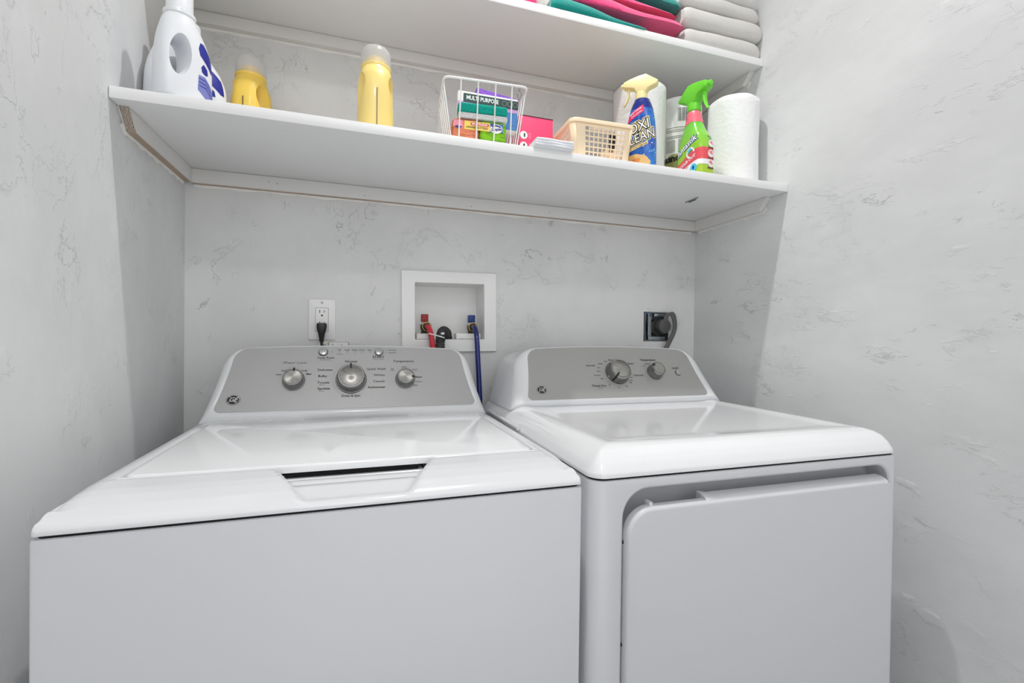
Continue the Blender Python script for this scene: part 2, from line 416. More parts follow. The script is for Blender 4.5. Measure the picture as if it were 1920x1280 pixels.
# ------------------------------------------------------------------ shelves
def shelf(z1, depth, label, cl, hc, lfront, raw):
    m_edge = m_woodedge if raw else m_cleat
    r = thing('wall_shelf', (0, 0, z1), label, 'shelf')
    t = .022
    box('shelf_board', (.001, -depth, 0), (W-.001, -.001, t), m_shelf, r, bev=.0012)
    def cleat(P0, P1, axis, ends):
        # P0,P1 run along the wall, section cl thick and hc high; the unpainted underside shows as a strip
        a = Vector(P0); b = Vector(P1)
        if axis == 'x':
            o = box('cleat', (a.x, -cl, -hc), (b.x, -.0005, -.0005), m_cleat, r, bev=.0008)
            box('bare_edge', (a.x, -cl*.62, -hc-.0014), (b.x, -.0025, -hc-.0001), m_edge, o)
            V = []; n = 60; F = []
            for i in range(n+1):
                x = a.x+(b.x-a.x)*i/n; w_ = .0045+.002*math.sin(i*1.7)+.0015*math.sin(i*.63); V += [(x, -.0002, -hc-.0015-w_), (x, -.0035, -hc-.0008-w_*.3), (x, -.0035, -hc-.0003)]
                if i: k = 3*i; F += [(k-3, k, k+1, k-2), (k-2, k+1, k+2, k-1)]
            mk('caulk_line', V, F, m_caulk, o, ang=80)
        else:
            s = 1 if a.x < .5 else -1; x0 = 0.0005 if s > 0 else W-.0005; x1 = x0+s*cl
            slope = .03
            yf, yb = a.y, -cl
            V = [(x0, yf, -.0005), (x1, yf, -.0005), (x1, yf+slope, -hc), (x0, yf+slope, -hc), (x0, yb, -.0005), (x1, yb, -.0005), (x1, yb, -hc), (x0, yb, -hc)]
            F = [(0, 1, 2, 3), (4, 5, 6, 7), (0, 1, 5, 4), (1, 2, 6, 5), (2, 3, 7, 6), (3, 0, 4, 7)]
            o = mk('cleat', V, F, m_cleat, r, smooth=False)
            e = .0006
            if raw and s > 0:
                V = [(x0+s*.003, yf-e, -.001), (x1, yf-e, -.001), (x1, yf+slope-e, -hc), (x0+s*.003, yf+slope-e, -hc)]
                mk('end_grain', V+[(v[0], v[1]+.0005, v[2]) for v in V], [(0, 1, 2, 3), (4, 5, 6, 7), (0, 1, 5, 4), (1, 2, 6, 5), (2, 3, 7, 6), (3, 0, 4, 7)], m_rawwood, o, smooth=False)
            if raw and s > 0: box('bare_edge', (min(x0+s*.003, x1-s*.002), yf+slope, -hc-.0014), (max(x0+s*.003, x1-s*.002), yb, -hc-.0001), m_woodedge, o)
            V = []; n = 40; F = []
            for i in range(n+1):
                y = yf+slope*.4+(yb-yf-slope*.4)*i/n; w_ = .005+.002*math.sin(i*1.3)+.0015*math.sin(i*.7)
                zz = -hc if i > 1 else -hc*.7
                V += [(x0-s*.0002, y, zz-.0015-w_), (x0+s*.0035, y, zz-.0008-w_*.3), (x0+s*.0035, y, zz-.0003)]
                if i: k = 3*i; F += [(k-3, k, k+1, k-2), (k-2, k+1, k+2, k-1)]
            mk('caulk_line', V, F, m_caulk, o, ang=80)
    cleat((cl+.0005, 0, 0), (W-cl-.0005, 0, 0), 'x', None)
    cleat((0, lfront[0], 0), None or (0, 0, 0), 'y', None)
    cleat((W, lfront[1], 0), (W, 0, 0), 'y', None)
    return r
Z1 = 1.5603; D1 = .3901; S1 = Z1+.022
Z2 = 1.9710; D2 = .2934; S2 = Z2+.022
lo = shelf(Z1, D1, 'white painted wooden shelf with raw end grain showing, lower shelf over the washer', .019, .036, (-.358, -.334), True)
# staples driven up into the shelf, and filled nail marks on the cleat
bm = bmesh.new()
bbox_bm(bm, (1.3985, -.262, -.003), (1.4005, -.205, -.0002)); bbox_bm(bm, (1.404, -.245, -.004), (1.4075, -.214, -.0002))
frombm('staple', bm, m_steel, lo)
for x in (.20, .2205, .447, .76, 1.02):
    bm = bmesh.new(); bmesh.ops.create_cone(bm, cap_ends=True, segments=8, radius1=.0012, radius2=.0012, depth=.0006, matrix=Matrix.Translation((x, -.0193, -.022+.006*math.sin(x*40))) @ Matrix.Rotation(math.pi/2, 4, 'X'))
    frombm('nail_hole', bm, m_ink, lo)
shelf(Z2, D2, 'white painted upper shelf holding the folded towels', .019, .032, (-.262, -.262), False)

# ------------------------------------------------------------------ washer
m_seamdark = m_gap
def appliance_body(parent, hw, depth, zt, r, mat, name='cabinet'):
    """upright rounded-corner cabinet; y runs back from the front plane at 0"""
    P = rrect(-hw, 0, hw, depth, r, 6)
    return prism(name, P, lambda x, y, d: Vector((x, y, d)), .02, zt, mat, parent, bev=.003)
WX, WY, WZ = .4353, -.7635, .9003
wash = thing('washing_machine', (WX, WY, 0), 'white top-loading washing machine with a silver control panel, left of the dryer', 'washing machine', rz=.0106)
HW = .3450
appliance_body(wash, HW, .655, WZ-.0035, .0035, m_body)
# dark slab painting in the shade of the gap under the top cover
prism('seam_shade', rrect(-HW+.004, .004, HW-.004, .65, .008), lambda x, y, d: Vector((x, y, d)), WZ-.004, WZ+.003, m_gap, wash)
LH, LY0, LY1, LZ = .3051, .1185, .5256, .0312
SX0, SX1 = -.0965, .0985   # ends of the finger scoop along the lid's front edge
def scoop_floor(x, y):
    """depth of the finger scoop below the cover surface"""
    u = abs(x-.006)/.128
    if u >= 1.0: return 0
    yf = .006+.112*sstep(u, .50, .99)     # front outline: flat in the middle, curling back at the ends
    a = sstep(y, yf-.009, yf+.024)
    return .020*a*(1-sstep(u, .80, .97))*(.55+.45*sstep(y, .05, .085))
def cover_z(x, y, hw=HW):
    d = hw-abs(x)
    f = interp(y, [0, .0008, .003, .0087, .028, .050, .068, .1], [.002, .0055, .0085, .0130, .0210, .0268, .0294, .0312])
    s = interp(d, [0, .001, .004, .010, .02, .03], [.003, .009, .0185, .0260, .0295, .0312])
    z = min(f, s) if f < .02 or s < .02 else f*s/.0312
    if y > .1 and f*s/.0312 > z: z = f*s/.0312
    inl = min(LH+.004-abs(x), y-(LY0-.004), LY1+.004-y)
    if inl > 0: z -= .014*sstep(inl, 0, .003)
    else: z -= .0015*sstep(inl, -.007, -.001)
    return z-scoop_floor(x, y)
xs = sorted(set([round(v, 5) for v in list(np.linspace(-HW, HW, 131))+[s*(HW-q) for s in (-1, 1) for q in (.0005, .001, .002, .004, .007)]+[s*(LH+q) for s in (-1, 1) for q in (-.002, 0, .001, .003, .004, .006)]]))
ys = sorted(set([round(v, 5) for v in list(np.linspace(0, .14, 57))+list(np.linspace(.14, .655, 50))+[.0004, .0008, .0015, LY0-.004, LY0-.003, LY0-.001, LY0+.001, LY1-.001, LY1+.004, LY1+.001, LY1+.003]]))
RC = .006
def corner(x, y, hw=HW):
    # pull the two front plan corners in to a radius
    ax = hw-abs(x)
    if ax < RC and y < RC:
        dx, dy = RC-ax, RC-y; m_ = max(dx, dy); r = math.hypot(dx, dy)
        if r > 1e-6: k = m_/r; dx *= k; dy *= k
        return math.copysign(hw-RC+dx, x), RC-dy
    return x, y
def cov(x, y):
    X, Y = corner(x, y); return Vector((X, Y, WZ+cover_z(x, y)))
heightfield('top_cover', xs, ys, cov, m_enamel, wash, zbot=WZ+.0005, ang=50)
# the lid
P = rrect(-LH, LY0, LH, LY1, (.016, .016, .004, .004), 6)
lid = prism('lid', P, lambda x, y, d: Vector((x, y, WZ+d+.0012*(1-(x/LH)**2))), LZ-.0115, LZ+.0008, m_lid, wash, bev=.0035, seg=3)
bm = bmesh.new(); me_ = lid.data
# black block standing in for the shade under the lid, above the scoop
box('opening_shade', (SX0-.002, LY0+.004, WZ+.0108), (SX1+.004, LY0+.03, WZ+LZ-.0112), m_gap, wash)
box('opening_back', (SX0-.012, LY0+.0045, WZ+.001), (SX1+.012, LY0+.028, WZ+.0108), m_tray, wash)
for s in (-1, 1):
    lathe('hinge_pin', [(.0028, 0), (.0028, .016)], m_ink, wash, 10, Matrix.Translation((s*(LH-.007), LY1+.004, WZ+LZ-.0035)) @ Matrix.Rotation(-s*math.pi/2, 4, 'Y') if s > 0 else Matrix.Translation((-(LH-.007), LY1+.004, WZ+LZ-.0035)) @ Matrix.Rotation(math.pi/2, 4, 'Y') @ Matrix.Translation((0, 0, -.008)))

def console(parent, p0, p1, bw, tw, zt_mid, yback, panel_mat, rim_bot, shift_t=0, out_b=.032, out_t=.024, name_mat=m_enamel, rt_out=.060):
    """sloping control console. p0,p1 = (y,z) bottom and top of the panel; returns mapping (u,v,off)->point"""
    L = math.hypot(p1[0]-p0[0], p1[1]-p0[1]); dy, dz = (p1[0]-p0[0])/L, (p1[1]-p0[1])/L
    def f(u, v, off=0): return Vector((u, p0[0]+v*dy-off*dz, p0[1]+v*dz+off*dy))
    def outline(inset, rtop, rbot, vb, arch, n=10):
        # symmetric trapezoid with rounded corners and a slightly arched top
        vt = L+inset; P = []
        hb = bw+out_b if inset > 0 else bw; ht = tw+out_t if inset > 0 else tw
        def edge(v): # half width at height v, flaring out at the foot
            t = (v-vb)/(vt-vb); return ht+(hb-ht)*((1-t)**1.55)
        # right side upwards
        R = []
        for k in range(n+1):
            v = vb+rbot+(vt-rtop-vb-rbot)*k/n; R.append((edge(v), v))
        x0, v0 = R[-1]
        sl = (R[-1][0]-R[-2][0])/(R[-1][1]-R[-2][1])
        xt = x0-rtop*.95
        for k in range(1, 9):
            a = math.pi/2*k/8; R.append((xt+(x0-xt)*math.cos(a)+sl*rtop*math.sin(a)*.5, v0+(vt-v0)*math.sin(a)))
        for k in range(1, 9):
            x = R[n+8][0]*(1-k/8); R.append((x, vt+arch*(1-(x/R[n+8][0])**2)))
        bott = []
        xb = edge(vb+rbot)
        for k in range(7):
            a = math.pi/2*k/6; bott.append((xb-rbot+rbot*math.sin(a), vb+rbot-rbot*math.cos(a)))
        half = [((xb-rbot)*k/12, vb) for k in range(12)]+bott+R[1:]
        return half+[(-x, v) for x, v in half[1:-1]][::-1]
    inner = outline(0, .034, .012, 0, .007)
    outer = outline(.0080, rt_out, .002, -rim_bot, .008)
    n = len(inner); assert len(outer) == n
    V, F = [], []
    rings = []
    rings.append([f(u, v, .0015) for u, v in inner])
    for t, o_ in ((.12, .0030), (.40, .0016), (.70, -.0040), (.90, -.011), (1.0, -.020)):
        rings.append([f(u*t+iu*(1-t), v*t+iv*(1-t), o_) for (u, v), (iu, iv) in zip(outer, inner)])
    base = [f(u*1.002, v, -.024)+Vector((0, .004, 0)) for u, v in outer]
    rings.append([Vector((p.x, p.y+(yback-p.y)*.5, p.z-.001)) for p in base])
    rings.append([Vector((p.x*.995, yback, p.z-.004)) for p in base])
    for r in rings: V += r
    for k in range(len(rings)-1):
        for i in range(n): F.append((k*n+i, k*n+(i+1) % n, (k+1)*n+(i+1) % n, (k+1)*n+i))
    F.append(tuple(range(n))[::-1]); F.append(tuple((len(rings)-1)*n+i for i in range(n)))
    hs = mk('console', V, F, name_mat, parent, ang=50)
    V = [f(u, v, .0016) for u, v in inner]+[f(u*.998, v, .0026) for u, v in inner]
    F = [tuple(range(n))[::-1], tuple(range(n, 2*n))]+[(i, (i+1) % n, n+(i+1) % n, n+i) for i in range(n)]
    pn = mk('control_panel', V, F, panel_mat, parent, ang=50)
    return f, pn
def knob(parent, f, u, v, r, h, ang, tilt_skirt=True, ptr_side=False):
    o = f(u, v, .0026); n = (f(u, v, 1)-f(u, v, 0)).normalized(); X = Vector((1, 0, 0)); Y = n.cross(X)
    M4 = Matrix(((X.x, Y.x, n.x, o.x), (X.y, Y.y, n.y, o.y), (X.z, Y.z, n.z, o.z), (0, 0, 0, 1)))
    k = bpy.data.objects.new('t', None)
    def put(ob): ob.matrix_local = M4; return ob
    body = put(lathe('knob', [(r*1.03, 0), (r*1.04, .002), (r*1.0, .0022), (r*.97, h*.72), (r*.94, h*.9), (r*.88, h), (r*.80, h), (r*.785, h-.0012), (r*.77, h-.0012)], m_chrome, parent, 48, ang=25))
    lathe('knob_skirt', [(r*1.07, 0), (r*1.07, .0016)], m_black, body, 40)
    lathe('knob_cap', [(r*.765, h-.002), (r*.76, h+.0002), (r*.74, h+.0006), (r*.2, h+.0004), (.0001, h+.0004)], m_spun, body, 48)
    c, s = math.cos(ang), math.sin(ang)
    bm = bmesh.new()
    if ptr_side: bbox_bm(bm, (r*.52, -.0026, h-.001), (r*.90, .0026, h+.0016)); bbox_bm(bm, (r*.86, -.0026, .004), (r*1.02, .0026, h+.0008))
    else: bbox_bm(bm, (r*.62, -.0022, h-.001), (r*.97, .0022, h+.0016))
    bmesh.ops.rotate(bm, cent=(0, 0, 0), matrix=Matrix.Rotation(ang, 3, 'Z'), verts=bm.verts)
    frombm('pointer', bm, m_black, body)
    return body
def button(parent, f, u, v, r, h, mat=None):
    o = f(u, v, .0026); n = (f(u, v, 1)-f(u, v, 0)).normalized(); X = Vector((1, 0, 0)); Y = n.cross(X)
    b = lathe('push_button', [(r, 0), (r, h*.7), (r*.93, h), (r*.5, h*1.15), (.0001, h*1.2)], mat or m_btn, parent, 28)
    b.matrix_local = Matrix(((X.x, Y.x, n.x, o.x), (X.y, Y.y, n.y, o.y), (X.z, Y.z, n.z, o.z), (0, 0, 0, 1)))
    lathe('button_ring', [(r*1.13, -.0004), (r*1.13, .0006)], m_ink, b, 28)
    return b
m_emblem_s = M('emblem_silver', (205, 206, 206), .3, metal=.4)
def emblem(parent, f0, u, v, r):
    f = lambda x, y, o: f0(u+(x-u)*1.18, y, o)
    bd = decal('emblem', [ell2d(u, v, r, r, 36)], lambda x, y: f(x, y, .0031), m_black, parent)
    sh = [ring2d(u, v, r*.86, r*.93, 36)]
    for k in range(4):
        a = k*math.pi/2+.5; sh.append(ring2d(u+math.cos(a)*r*.78, v+math.sin(a)*r*.78, r*.13, r*.2, 10, a+.3, a+3.4))
    sh.append(move2d(txt2d('G', r*1.15, .012, shear=.35, sx=.9), u-r*.27, v+r*.04)); sh.append(move2d(txt2d('E', r*1.15, .012, shear=.35, sx=.9), u+r*.30, v-r*.02))
    decal('monogram', sh, lambda x, y: f(x, y, .0036), m_emblem_s, bd)
def T(s, u, v, size, bold=.01): return move2d(txt2d(s, size, bold, sx=1.12), u, v)

WP0, WP1 = (.5663, .9491), (.6466, 1.0949)
f, pn = console(wash, WP0, WP1, .312, .281, 0, .695, m_panel, .032)
knob(wash, f, -.0098, .0775, .0355, .026, math.radians(92))
knob(wash, f, -.1447, .0775, .0245, .024, math.radians(85))
knob(wash, f, .1258, .0765, .0240, .024, math.radians(-8))
button(wash, f, -.0798, .1572, .0105, .005); button(wash, f, .0594, .1572, .0100, .005)
q = .0092
L_ = [T('Water Level', -.1448, .1263, .0098, -.01), T('Auto', -.1791, .0942, .006), T('Small', -.1675, .1045, .006), T('Large', -.1219, .1045, .006), T('Max', -.1112, .0945, .0064, .03),
 T('Deep Rinse', -.0726, .1402, .0078), T('Press and hold', -.0736, .1340, .0040, 0), T('Fill', -.0401, .1629, .0058), T('Soak', -.0211, .1629, .0058), T('Wash', -.002, .163, .0058),
 T('Rinse', .0164, .1631, .0058), T('Spin', .0362, .1632, .0058), T('Sensing', -.0397, .1507, .0045, 0), T('START', .0581, .1421, .0092, .02), T('Pause / Cancel', .059, .1357, .0040, 0),
 T('Extended', .0945, .1627, .0048), T('Required', .0945, .155, .0048), T('Normal', -.011, .1292, .0085, .02), T('Delicates', -.0734, .1055, .0085), T('Bulky', -.0787, .0884, .0085, .02),
 T('Towels', -.0762, .0704, .0085), T('Heavy', -.0800, .0645, .0042, 0), T('Sanitize', -.0747, .0542, .0085, .02), T('Sheets', -.0795, .0480, .0042, 0), T('Quick Wash', .0524, .107, .0085), T('Whites', .0595, .0893, .0085),
 T('Casuals', .0586, .0717, .0085), T('Activewear', .0529, .0553, .0085, .02), T('Rinse', -.0095, .0405, .0055), T('Drain & Spin', -.0099, .0330, .0078, .02), T('Temperature', .1232, .1294, .0092),
 T('Tap', .0928, .1075, .0046), T('Cold', .0928, .1030, .0046), T('Cold', .1237, .1125, .0056), T('Cool', .1521, .1043, .0056), T('Warm', .1612, .0821, .0066, .03), T('Colors', .1621, .069, .0056), T('Hot', .1517, .0587, .0064)]
L_ += [ell2d(u, .157, .0011, .0011, 8) for u in (-.0586, -.0401, -.0205, -.002, .0164, .0362)]+[ell2d(.0778, .1628, .0011, .0011, 8), ell2d(.0778, .155, .0011, .0011, 8)]
decal('printed_lettering', L_, lambda x, y: f(x, y, .0030), m_ink, pn)
m_faint = M('faint_ring_ink', (140, 140, 140), .5)
decal('dial_ring', [ring2d(-.0098, .0775, .0445, .0450, 60, math.radians(150), math.radians(300))], lambda x, y: f(x, y, .0030), m_faint, pn)
emblem(wash, f, -.2715, .0300, .0128)

# ------------------------------------------------------------------ dryer
DX, DY, DZ = 1.1352, -.776, .9106
dry = thing('clothes_dryer', (DX, DY, 0), 'white front-loading clothes dryer with a silver control panel, right of the washer', 'dryer')
HD = .3440
cab = appliance_body(dry, HD, .70, DZ-.0035, .024, m_body)
OX0, OX1, OZ1 = .846-DX, 1.450-DX, .8895
cut = prism('cutter', rrect(OX0, .12, OX1, OZ1, (.03, .03, .036, .046), 8), lambda x, y, d: Vector((x, d, y)), -.02, .048, m_body)
cut.location = (0, 0, 0); cut.parent = dry
bpy.context.view_layer.update()
cab.data.materials.clear(); cab.data.materials.append(m_body)
boolean(cab, cut)
md = cab.modifiers.new('bev', 'BEVEL'); md.width = .004; md.segments = 2; md.limit_method = 'ANGLE'; md.angle_limit = math.radians(60)
prism('seam_shade', rrect(-HD+.004, .004, HD-.004, .69, .022), lambda x, y, d: Vector((x, y, d)), DZ-.004, DZ+.003, m_gap, dry)  # dark slab, the seam's shade put in as colour
# door: dished plate with a raised grip along the right of its top edge
dx0, dx1, dzt, dzb = .8462+.0015-DX, 1.4470-DX, .8620, .13
P = rrect(dx0, dzb, dx1, dzt, (.03, .03, .03, .045), 8)
door = prism('door', P, lambda x, y, d: Vector((x, d, y)), .006, -.012, m_body, dry, bev=.006, seg=4)
gx = 1.0004-DX
V = []; P = [(-.008, dzt-.0035), (-.003, dzt+.0008), (.006, dzt+.0040), (.018, dzt+.0050), (.019, dzt-.012), (-.004, dzt-.012)]
F = []; xs_ = [gx, gx+.004, gx+.02]+list(np.linspace(gx+.05, dx1-.03, 8))+[dx1-.012]
for i, x in enumerate(xs_):
    for (y, z) in P: V.append((x, y, z if z < dzt-.005 else z+(.003 if i < 2 else 0)))
n = len(P)
for i in range(len(xs_)-1):
    for k in range(n): F.append((i*n+k, i*n+(k+1) % n, (i+1)*n+(k+1) % n, (i+1)*n+k))
F += [tuple(range(n)), tuple((len(xs_)-1)*n+k for k in range(n))]
mk('door_grip', V, F, m_body, door, ang=30)
box('door_latch_stub', (.8915-DX, -.004, dzt-.002), (.8985-DX, .012, dzt+.0062), m_body, door, bev=.002)
for z in (.806, .640):
    lathe('screw', [(.0032, 0), (.0032, .001), (.0018, .0016)], m_ink, door, 10, Matrix.Translation((dx0-.0002, .004, z)) @ Matrix.Rotation(-math.pi/2, 4, 'Y'))
# cover
DT = .046
def dcov(x, y):
    ax = HD-abs(x); rc = .027
    X, Y = x, y
    if ax < rc and y < rc:
        dx, dy = rc-ax, rc-y; m_ = max(dx, dy); r = math.hypot(dx, dy)
        if r > 1e-6: k = m_/r; X = math.copysign(HD-rc+dx*k, x); Y = rc-dy*k
    d = min(ax, y*1.0) if not (ax < rc and y < rc) else min(ax, y)
    z = interp(d, [0, .0007, .003, .009, .018, .030, .042, .055, .085, .10], [.003, .007, .0115, .0215, .0315, .0405, .0450, .0458, .0425, .0420])
    return Vector((X, Y, DZ+z))
xs = sorted(set([round(v, 5) for v in list(np.linspace(-HD, HD, 91))+[s*(HD-q) for s in (-1, 1) for q in (.0004, .0007, .0015, .003, .006, .010, .014, .018, .024)]]))
ys = sorted(set([round(v, 5) for v in [0, .0004, .0007, .0015, .003, .006, .009, .012, .015, .018, .022, .026, .030, .034, .038, .042, .046, .05, .055, .06, .07, .08, .09, .1]+list(np.linspace(.11, .70, 40))]))
heightfield('top_cover', xs, ys, dcov, m_lid, dry, zbot=DZ+.0005, ang=60)
tube('side_trim', [(-HD-.0028, .615, DZ+.0135), (-HD-.0028, .36, DZ+.0135)], .0052, m_enamel, dry, smooth_path=False)
DP0, DP1 = (.476, .970), (.561, 1.100)
f2, pn2 = console(dry, DP0, DP1, .283, .259, 0, .70, m_panel_d, .016, out_b=.046, out_t=.036, rt_out=.066)
knob(dry, f2, .0000, .0765, .0335, .026, math.radians(228), ptr_side=True)
knob(dry, f2, .1240, .0770, .0225, .026, math.radians(140))
button(dry, f2, .2035, .0745, .0085, .004, m_panel_d)
L_ = [T('Normal', -.0778, .1005, .0078), T('Less', -.0263, .1148, .005), T('More', -.0077, .1185, .0062, .02), T('Damp', -.0446, .1068, .005), T('Less', -.0543, .0938, .0055), T('Dry', -.057, .0822, .006),
 T('Wrinkle', -.0654, .0691, .0055, 0), T('Off', -.0541, .0583, .0055), T('Timed Dry', -.0688, .0367, .0088, .02), T('minutes', -.066, .0300, .0045, 0), T('70', -.0349, .0392, .005), T('50', -.0087, .0300, .005), T('30', .0166, .0338, .0055), T('10', .0330, .0445, .0065, .02),
 T('Casuals', .0495, .1067, .0078), T('Delicates', .0665, .0676, .0078), T('More', .041, .0725, .005), T('Less', .0404, .0616, .005), T('Cool', .0370, .0522, .005), T('Temperature', .1149, .1184, .0088, .02), T('Medium', .1105, .1050, .0055), T('Low', .0939, .0988, .006), T('START', .2003, .0894, .0072, .02)]
decal('printed_lettering', L_, lambda x, y: f2(x, y, .0030), m_ink, pn2)
decal('dial_ring', [ring2d(0, .0765, .0415, .0420, 60, math.radians(210), math.radians(330))], lambda x, y: f2(x, y, .0030), m_faint, pn2)
emblem(dry, f2, -.2395, .0285, .0120)

# ------------------------------------------------------------------ wall services
# duplex outlet with plate
ox, oz = .3359, 1.1756
out = thing('wall_outlet', (ox, 0, oz), 'white wall outlet with upright cover plate, black plug in its lower socket', 'outlet')
Fp = lambda x, y, d: Vector((x, -d, y))
prism('cover_plate', rrect(-.035, -.0572, .035, .0572, .003), Fp, 0, .006, m_wplate, out, bev=.002)
prism('face_outline', rrect(-.0172, -.0337, .0172, .0337, .001), Fp, .0055, .0063, m_ink, out)
fc = prism('receptacle_face', rrect(-.0164, -.0329, .0164, .0329, .001), Fp, .0055, .0078, m_wplate, out)
def slots(fc, cz, d, rot=False):
    bm = bmesh.new()
    for a, b in (((-.0068, cz+.002), (-.0050, cz+.0105)), ((.0050, cz+.003), (.0068, cz+.0095))): bbox_bm(bm, (a[0], -d-.0003, a[1]), (b[0], -d+.001, b[1]))
    bmesh.ops.create_cone(bm, cap_ends=True, segments=12, radius1=.0026, radius2=.0026, depth=.001, matrix=Matrix.Translation((0, -d, cz-.005)) @ Matrix.Rotation(math.pi/2, 4, 'X'))
    return frombm('socket_slots', bm, m_black, fc)
slots(fc, .0165, .0078); slots(fc, -.0165, .0078)
lathe('plate_screw', [(.003, 0), (.003, .0006), (.002, .001)], m_chrome, out, 12, Matrix.Translation((0, -.006, .048)) @ Matrix.Rotation(math.pi/2, 4, 'X'))
# plug
plug = thing('power_plug', (ox+.0005, -.0082, 1.152), 'black right-angle plug and cord in the lower socket of the upright outlet', 'plug')
def rings_mesh(name, rings, mat, parent, ang=40):
    n = len(rings[0]); V = [p for r in rings for p in r]; F = []
    for k in range(len(rings)-1):
        for i in range(n): F.append((k*n+i, k*n+(i+1) % n, (k+1)*n+(i+1) % n, (k+1)*n+i))
    F.append(tuple(range(n))[::-1]); F.append(tuple((len(rings)-1)*n+i for i in range(n)))
    return mk(name, V, F, mat, parent, ang=ang)
R = []
for z, hw_, y0, y1 in ((.014, .010, 0, -.016), (.012, .0128, 0, -.024), (.004, .0135, 0, -.027), (-.006, .012, 0, -.026), (-.016, .0085, -.004, -.023), (-.026, .0068, -.007, -.020), (-.040, .0050, -.009, -.018)):
    P = rrect(-hw_, y1, hw_, y0, min(hw_, (y0-y1)/2)*.6, 4); R.append([Vector((x, y, z)) for x, y in P])
rings_mesh('plug_body', R, m_black, plug)
for k in range(4): lathe('strain_ridge', [(.0066-.0003*k, 0), (.0066-.0003*k, .0016)], m_black, plug, 14, Matrix.Translation((0, -.0135, -.024-.0045*k)), sx=1.05, sy=1.0)
tube('cord', [(0, -.0135, -.038), (.001, -.013, -.07), (.004, -.012, -.12), (.008, -.010, -.20)], .0036, m_black, plug)
# second outlet lying sideways, partly behind the console
o2 = thing('sideways_outlet', (.372, 0, 1.094), 'white sideways outlet peeking over the washer console, just below the upright outlet', 'outlet')
Fq = lambda x, y, d: Vector((x, -d, y))
prism('outlet_back', rrect(-.043, -.019, .0365, .0195, .001), Fq, 0, .006, m_wplate, o2)
prism('face_outline', rrect(-.0175, -.0175, .0360, .0190, .001), Fq, .006, .0072, m_ink, o2)
fc2 = prism('receptacle_face', rrect(-.0165, -.0165, .0350, .0182, .001), Fq, .006, .0085, m_wplate, o2)
box('brass_strap', (-.0215, -.0078, -.0185), (-.0185, -.0055, .0186), m_brass, o2)
bm = bmesh.new()
for a in ((-.032, .012), (-.027, .012), (-.008, .013), (.017, .012)): bbox_bm(bm, (a[0], -.0088, a[1]-.005), (a[0]+.0014, -.0060, a[1]))
frombm('socket_slots', bm, m_black, o2)

# washing machine supply box
vb = thing('supply_box', (.7012, 0, 1.2078), 'white recessed supply box in the wall, with the washer taps inside', 'supply box')
vb.rotation_euler = (0, math.radians(-.9), 0)
hx, hz = .1462, .1225; ix, iz = .1065, .0845
bm = bmesh.new()
Po = rrect(-hx, -hz, hx, hz, .002, 2); Pi = rrect(-ix, -iz, ix, iz+.0025, .002, 2); n = len(Po)
RR = [[(x, 0, y) for x, y in Po], [(x, -.008, y) for x, y in Po], [(x*.992, -.0105, y*.992) for x, y in Po], [(x*1.01, -.0105, y*1.01) for x, y in Pi], [(x, -.009, y) for x, y in Pi], [(x, .002, y) for x, y in Pi]]
V = [p for r in RR for p in r]; F = []
for k in range(len(RR)-1):
    for i in range(n): F.append((k*n+i, k*n+(i+1) % n, (k+1)*n+(i+1) % n, (k+1)*n+i))
mk('frame', V, F, m_white, vb, smooth=False, recalc=True)
V = [(x, .002, y) for x, y in Pi]+[(x*.97, .086, y*.97) for x, y in Pi]
F = [(i, (i+1) % n, n+(i+1) % n, n+i) for i in range(n)]+[tuple(range(n, 2*n))]
mk('tray', V, F, m_white, vb, smooth=False)
box('tap_ledge', (-.100, .012, -.0835), (-.055, .055, -.066), m_white, vb, bev=.001)
box('tap_ledge', (.022, .012, -.0835), (.100, .055, -.066), m_white, vb, bev=.001)
def tap(x, z, hm, label):
    t = thing('water_tap', (x, .038, z), label, 'tap')
    box('tap_handle', (-.0105, -.012, .020), (.0105, .008, .044), hm, t, bev=.0015)
    lathe('valve_body', [(.010, 0), (.0115, .004), (.009, .012), (.0125, .02), (.0125, .030), (.006, .034)], m_brass_d, t, 16, Matrix.Translation((0, 0, -.020)))
    lathe('outlet_thread', [(.010, 0), (.010, .02)], m_brass_d, t, 16, Matrix.Translation((.003, 0, .004)) @ Matrix.Rotation(math.pi/2, 4, 'X'))
    return t
tap(.6288, 1.1565, m_red_h, 'red-handled brass tap on the left in the supply box')
tap(.7772, 1.1575, m_blue_h, 'blue-handled brass tap on the right in the supply box')
def hose(x, z, pts, mat, r, label):
    h = thing('supply_hose', (x, .012, z), label, 'hose')
    v, F = tube_vf([Vector((math.cos(a)*.0125, 0, math.sin(a)*.0125)) for a in [2*math.pi*k/24 for k in range(24)]], .0024, 8, closed=True)
    mk('coupling_ring', v, F, m_brass, h, ang=60)
    lathe('coupling', [(.0095, 0), (.0095, .012), (.007, .016)], m_brass_d, h, 16, Matrix.Translation((0, .004, 0)) @ Matrix.Rotation(math.pi/2, 4, 'X'))
    tube('hose_tube', [Vector(p)-Vector((x, .012, z)) for p in pts], r, mat, h, seg=14); return h
rh = hose(.6325, 1.1625, [(.6325, .006, 1.1620), (.6345, -.012, 1.1600), (.6375, -.030, 1.1480), (.6405, -.034, 1.130), (.6435, -.036, 1.110), (.6460, -.036, 1.08), (.648, -.036, 1.0), (.65, -.036, .9)], m_red, .0078, 'red rubber supply hose coupled to the red tap')
hose(.7770, 1.1635, [(.7770, .006, 1.1630), (.7775, -.014, 1.1600), (.7780, -.032, 1.1420), (.7790, -.042, 1.110), (.7810, -.046, 1.06), (.7840, -.050, 1.00), (.7862, -.053, .945), (.788, -.058, .86), (.79, -.06, .7)], m_blue, .0078, 'glossy blue supply hose hanging from the blue tap down between the machines')
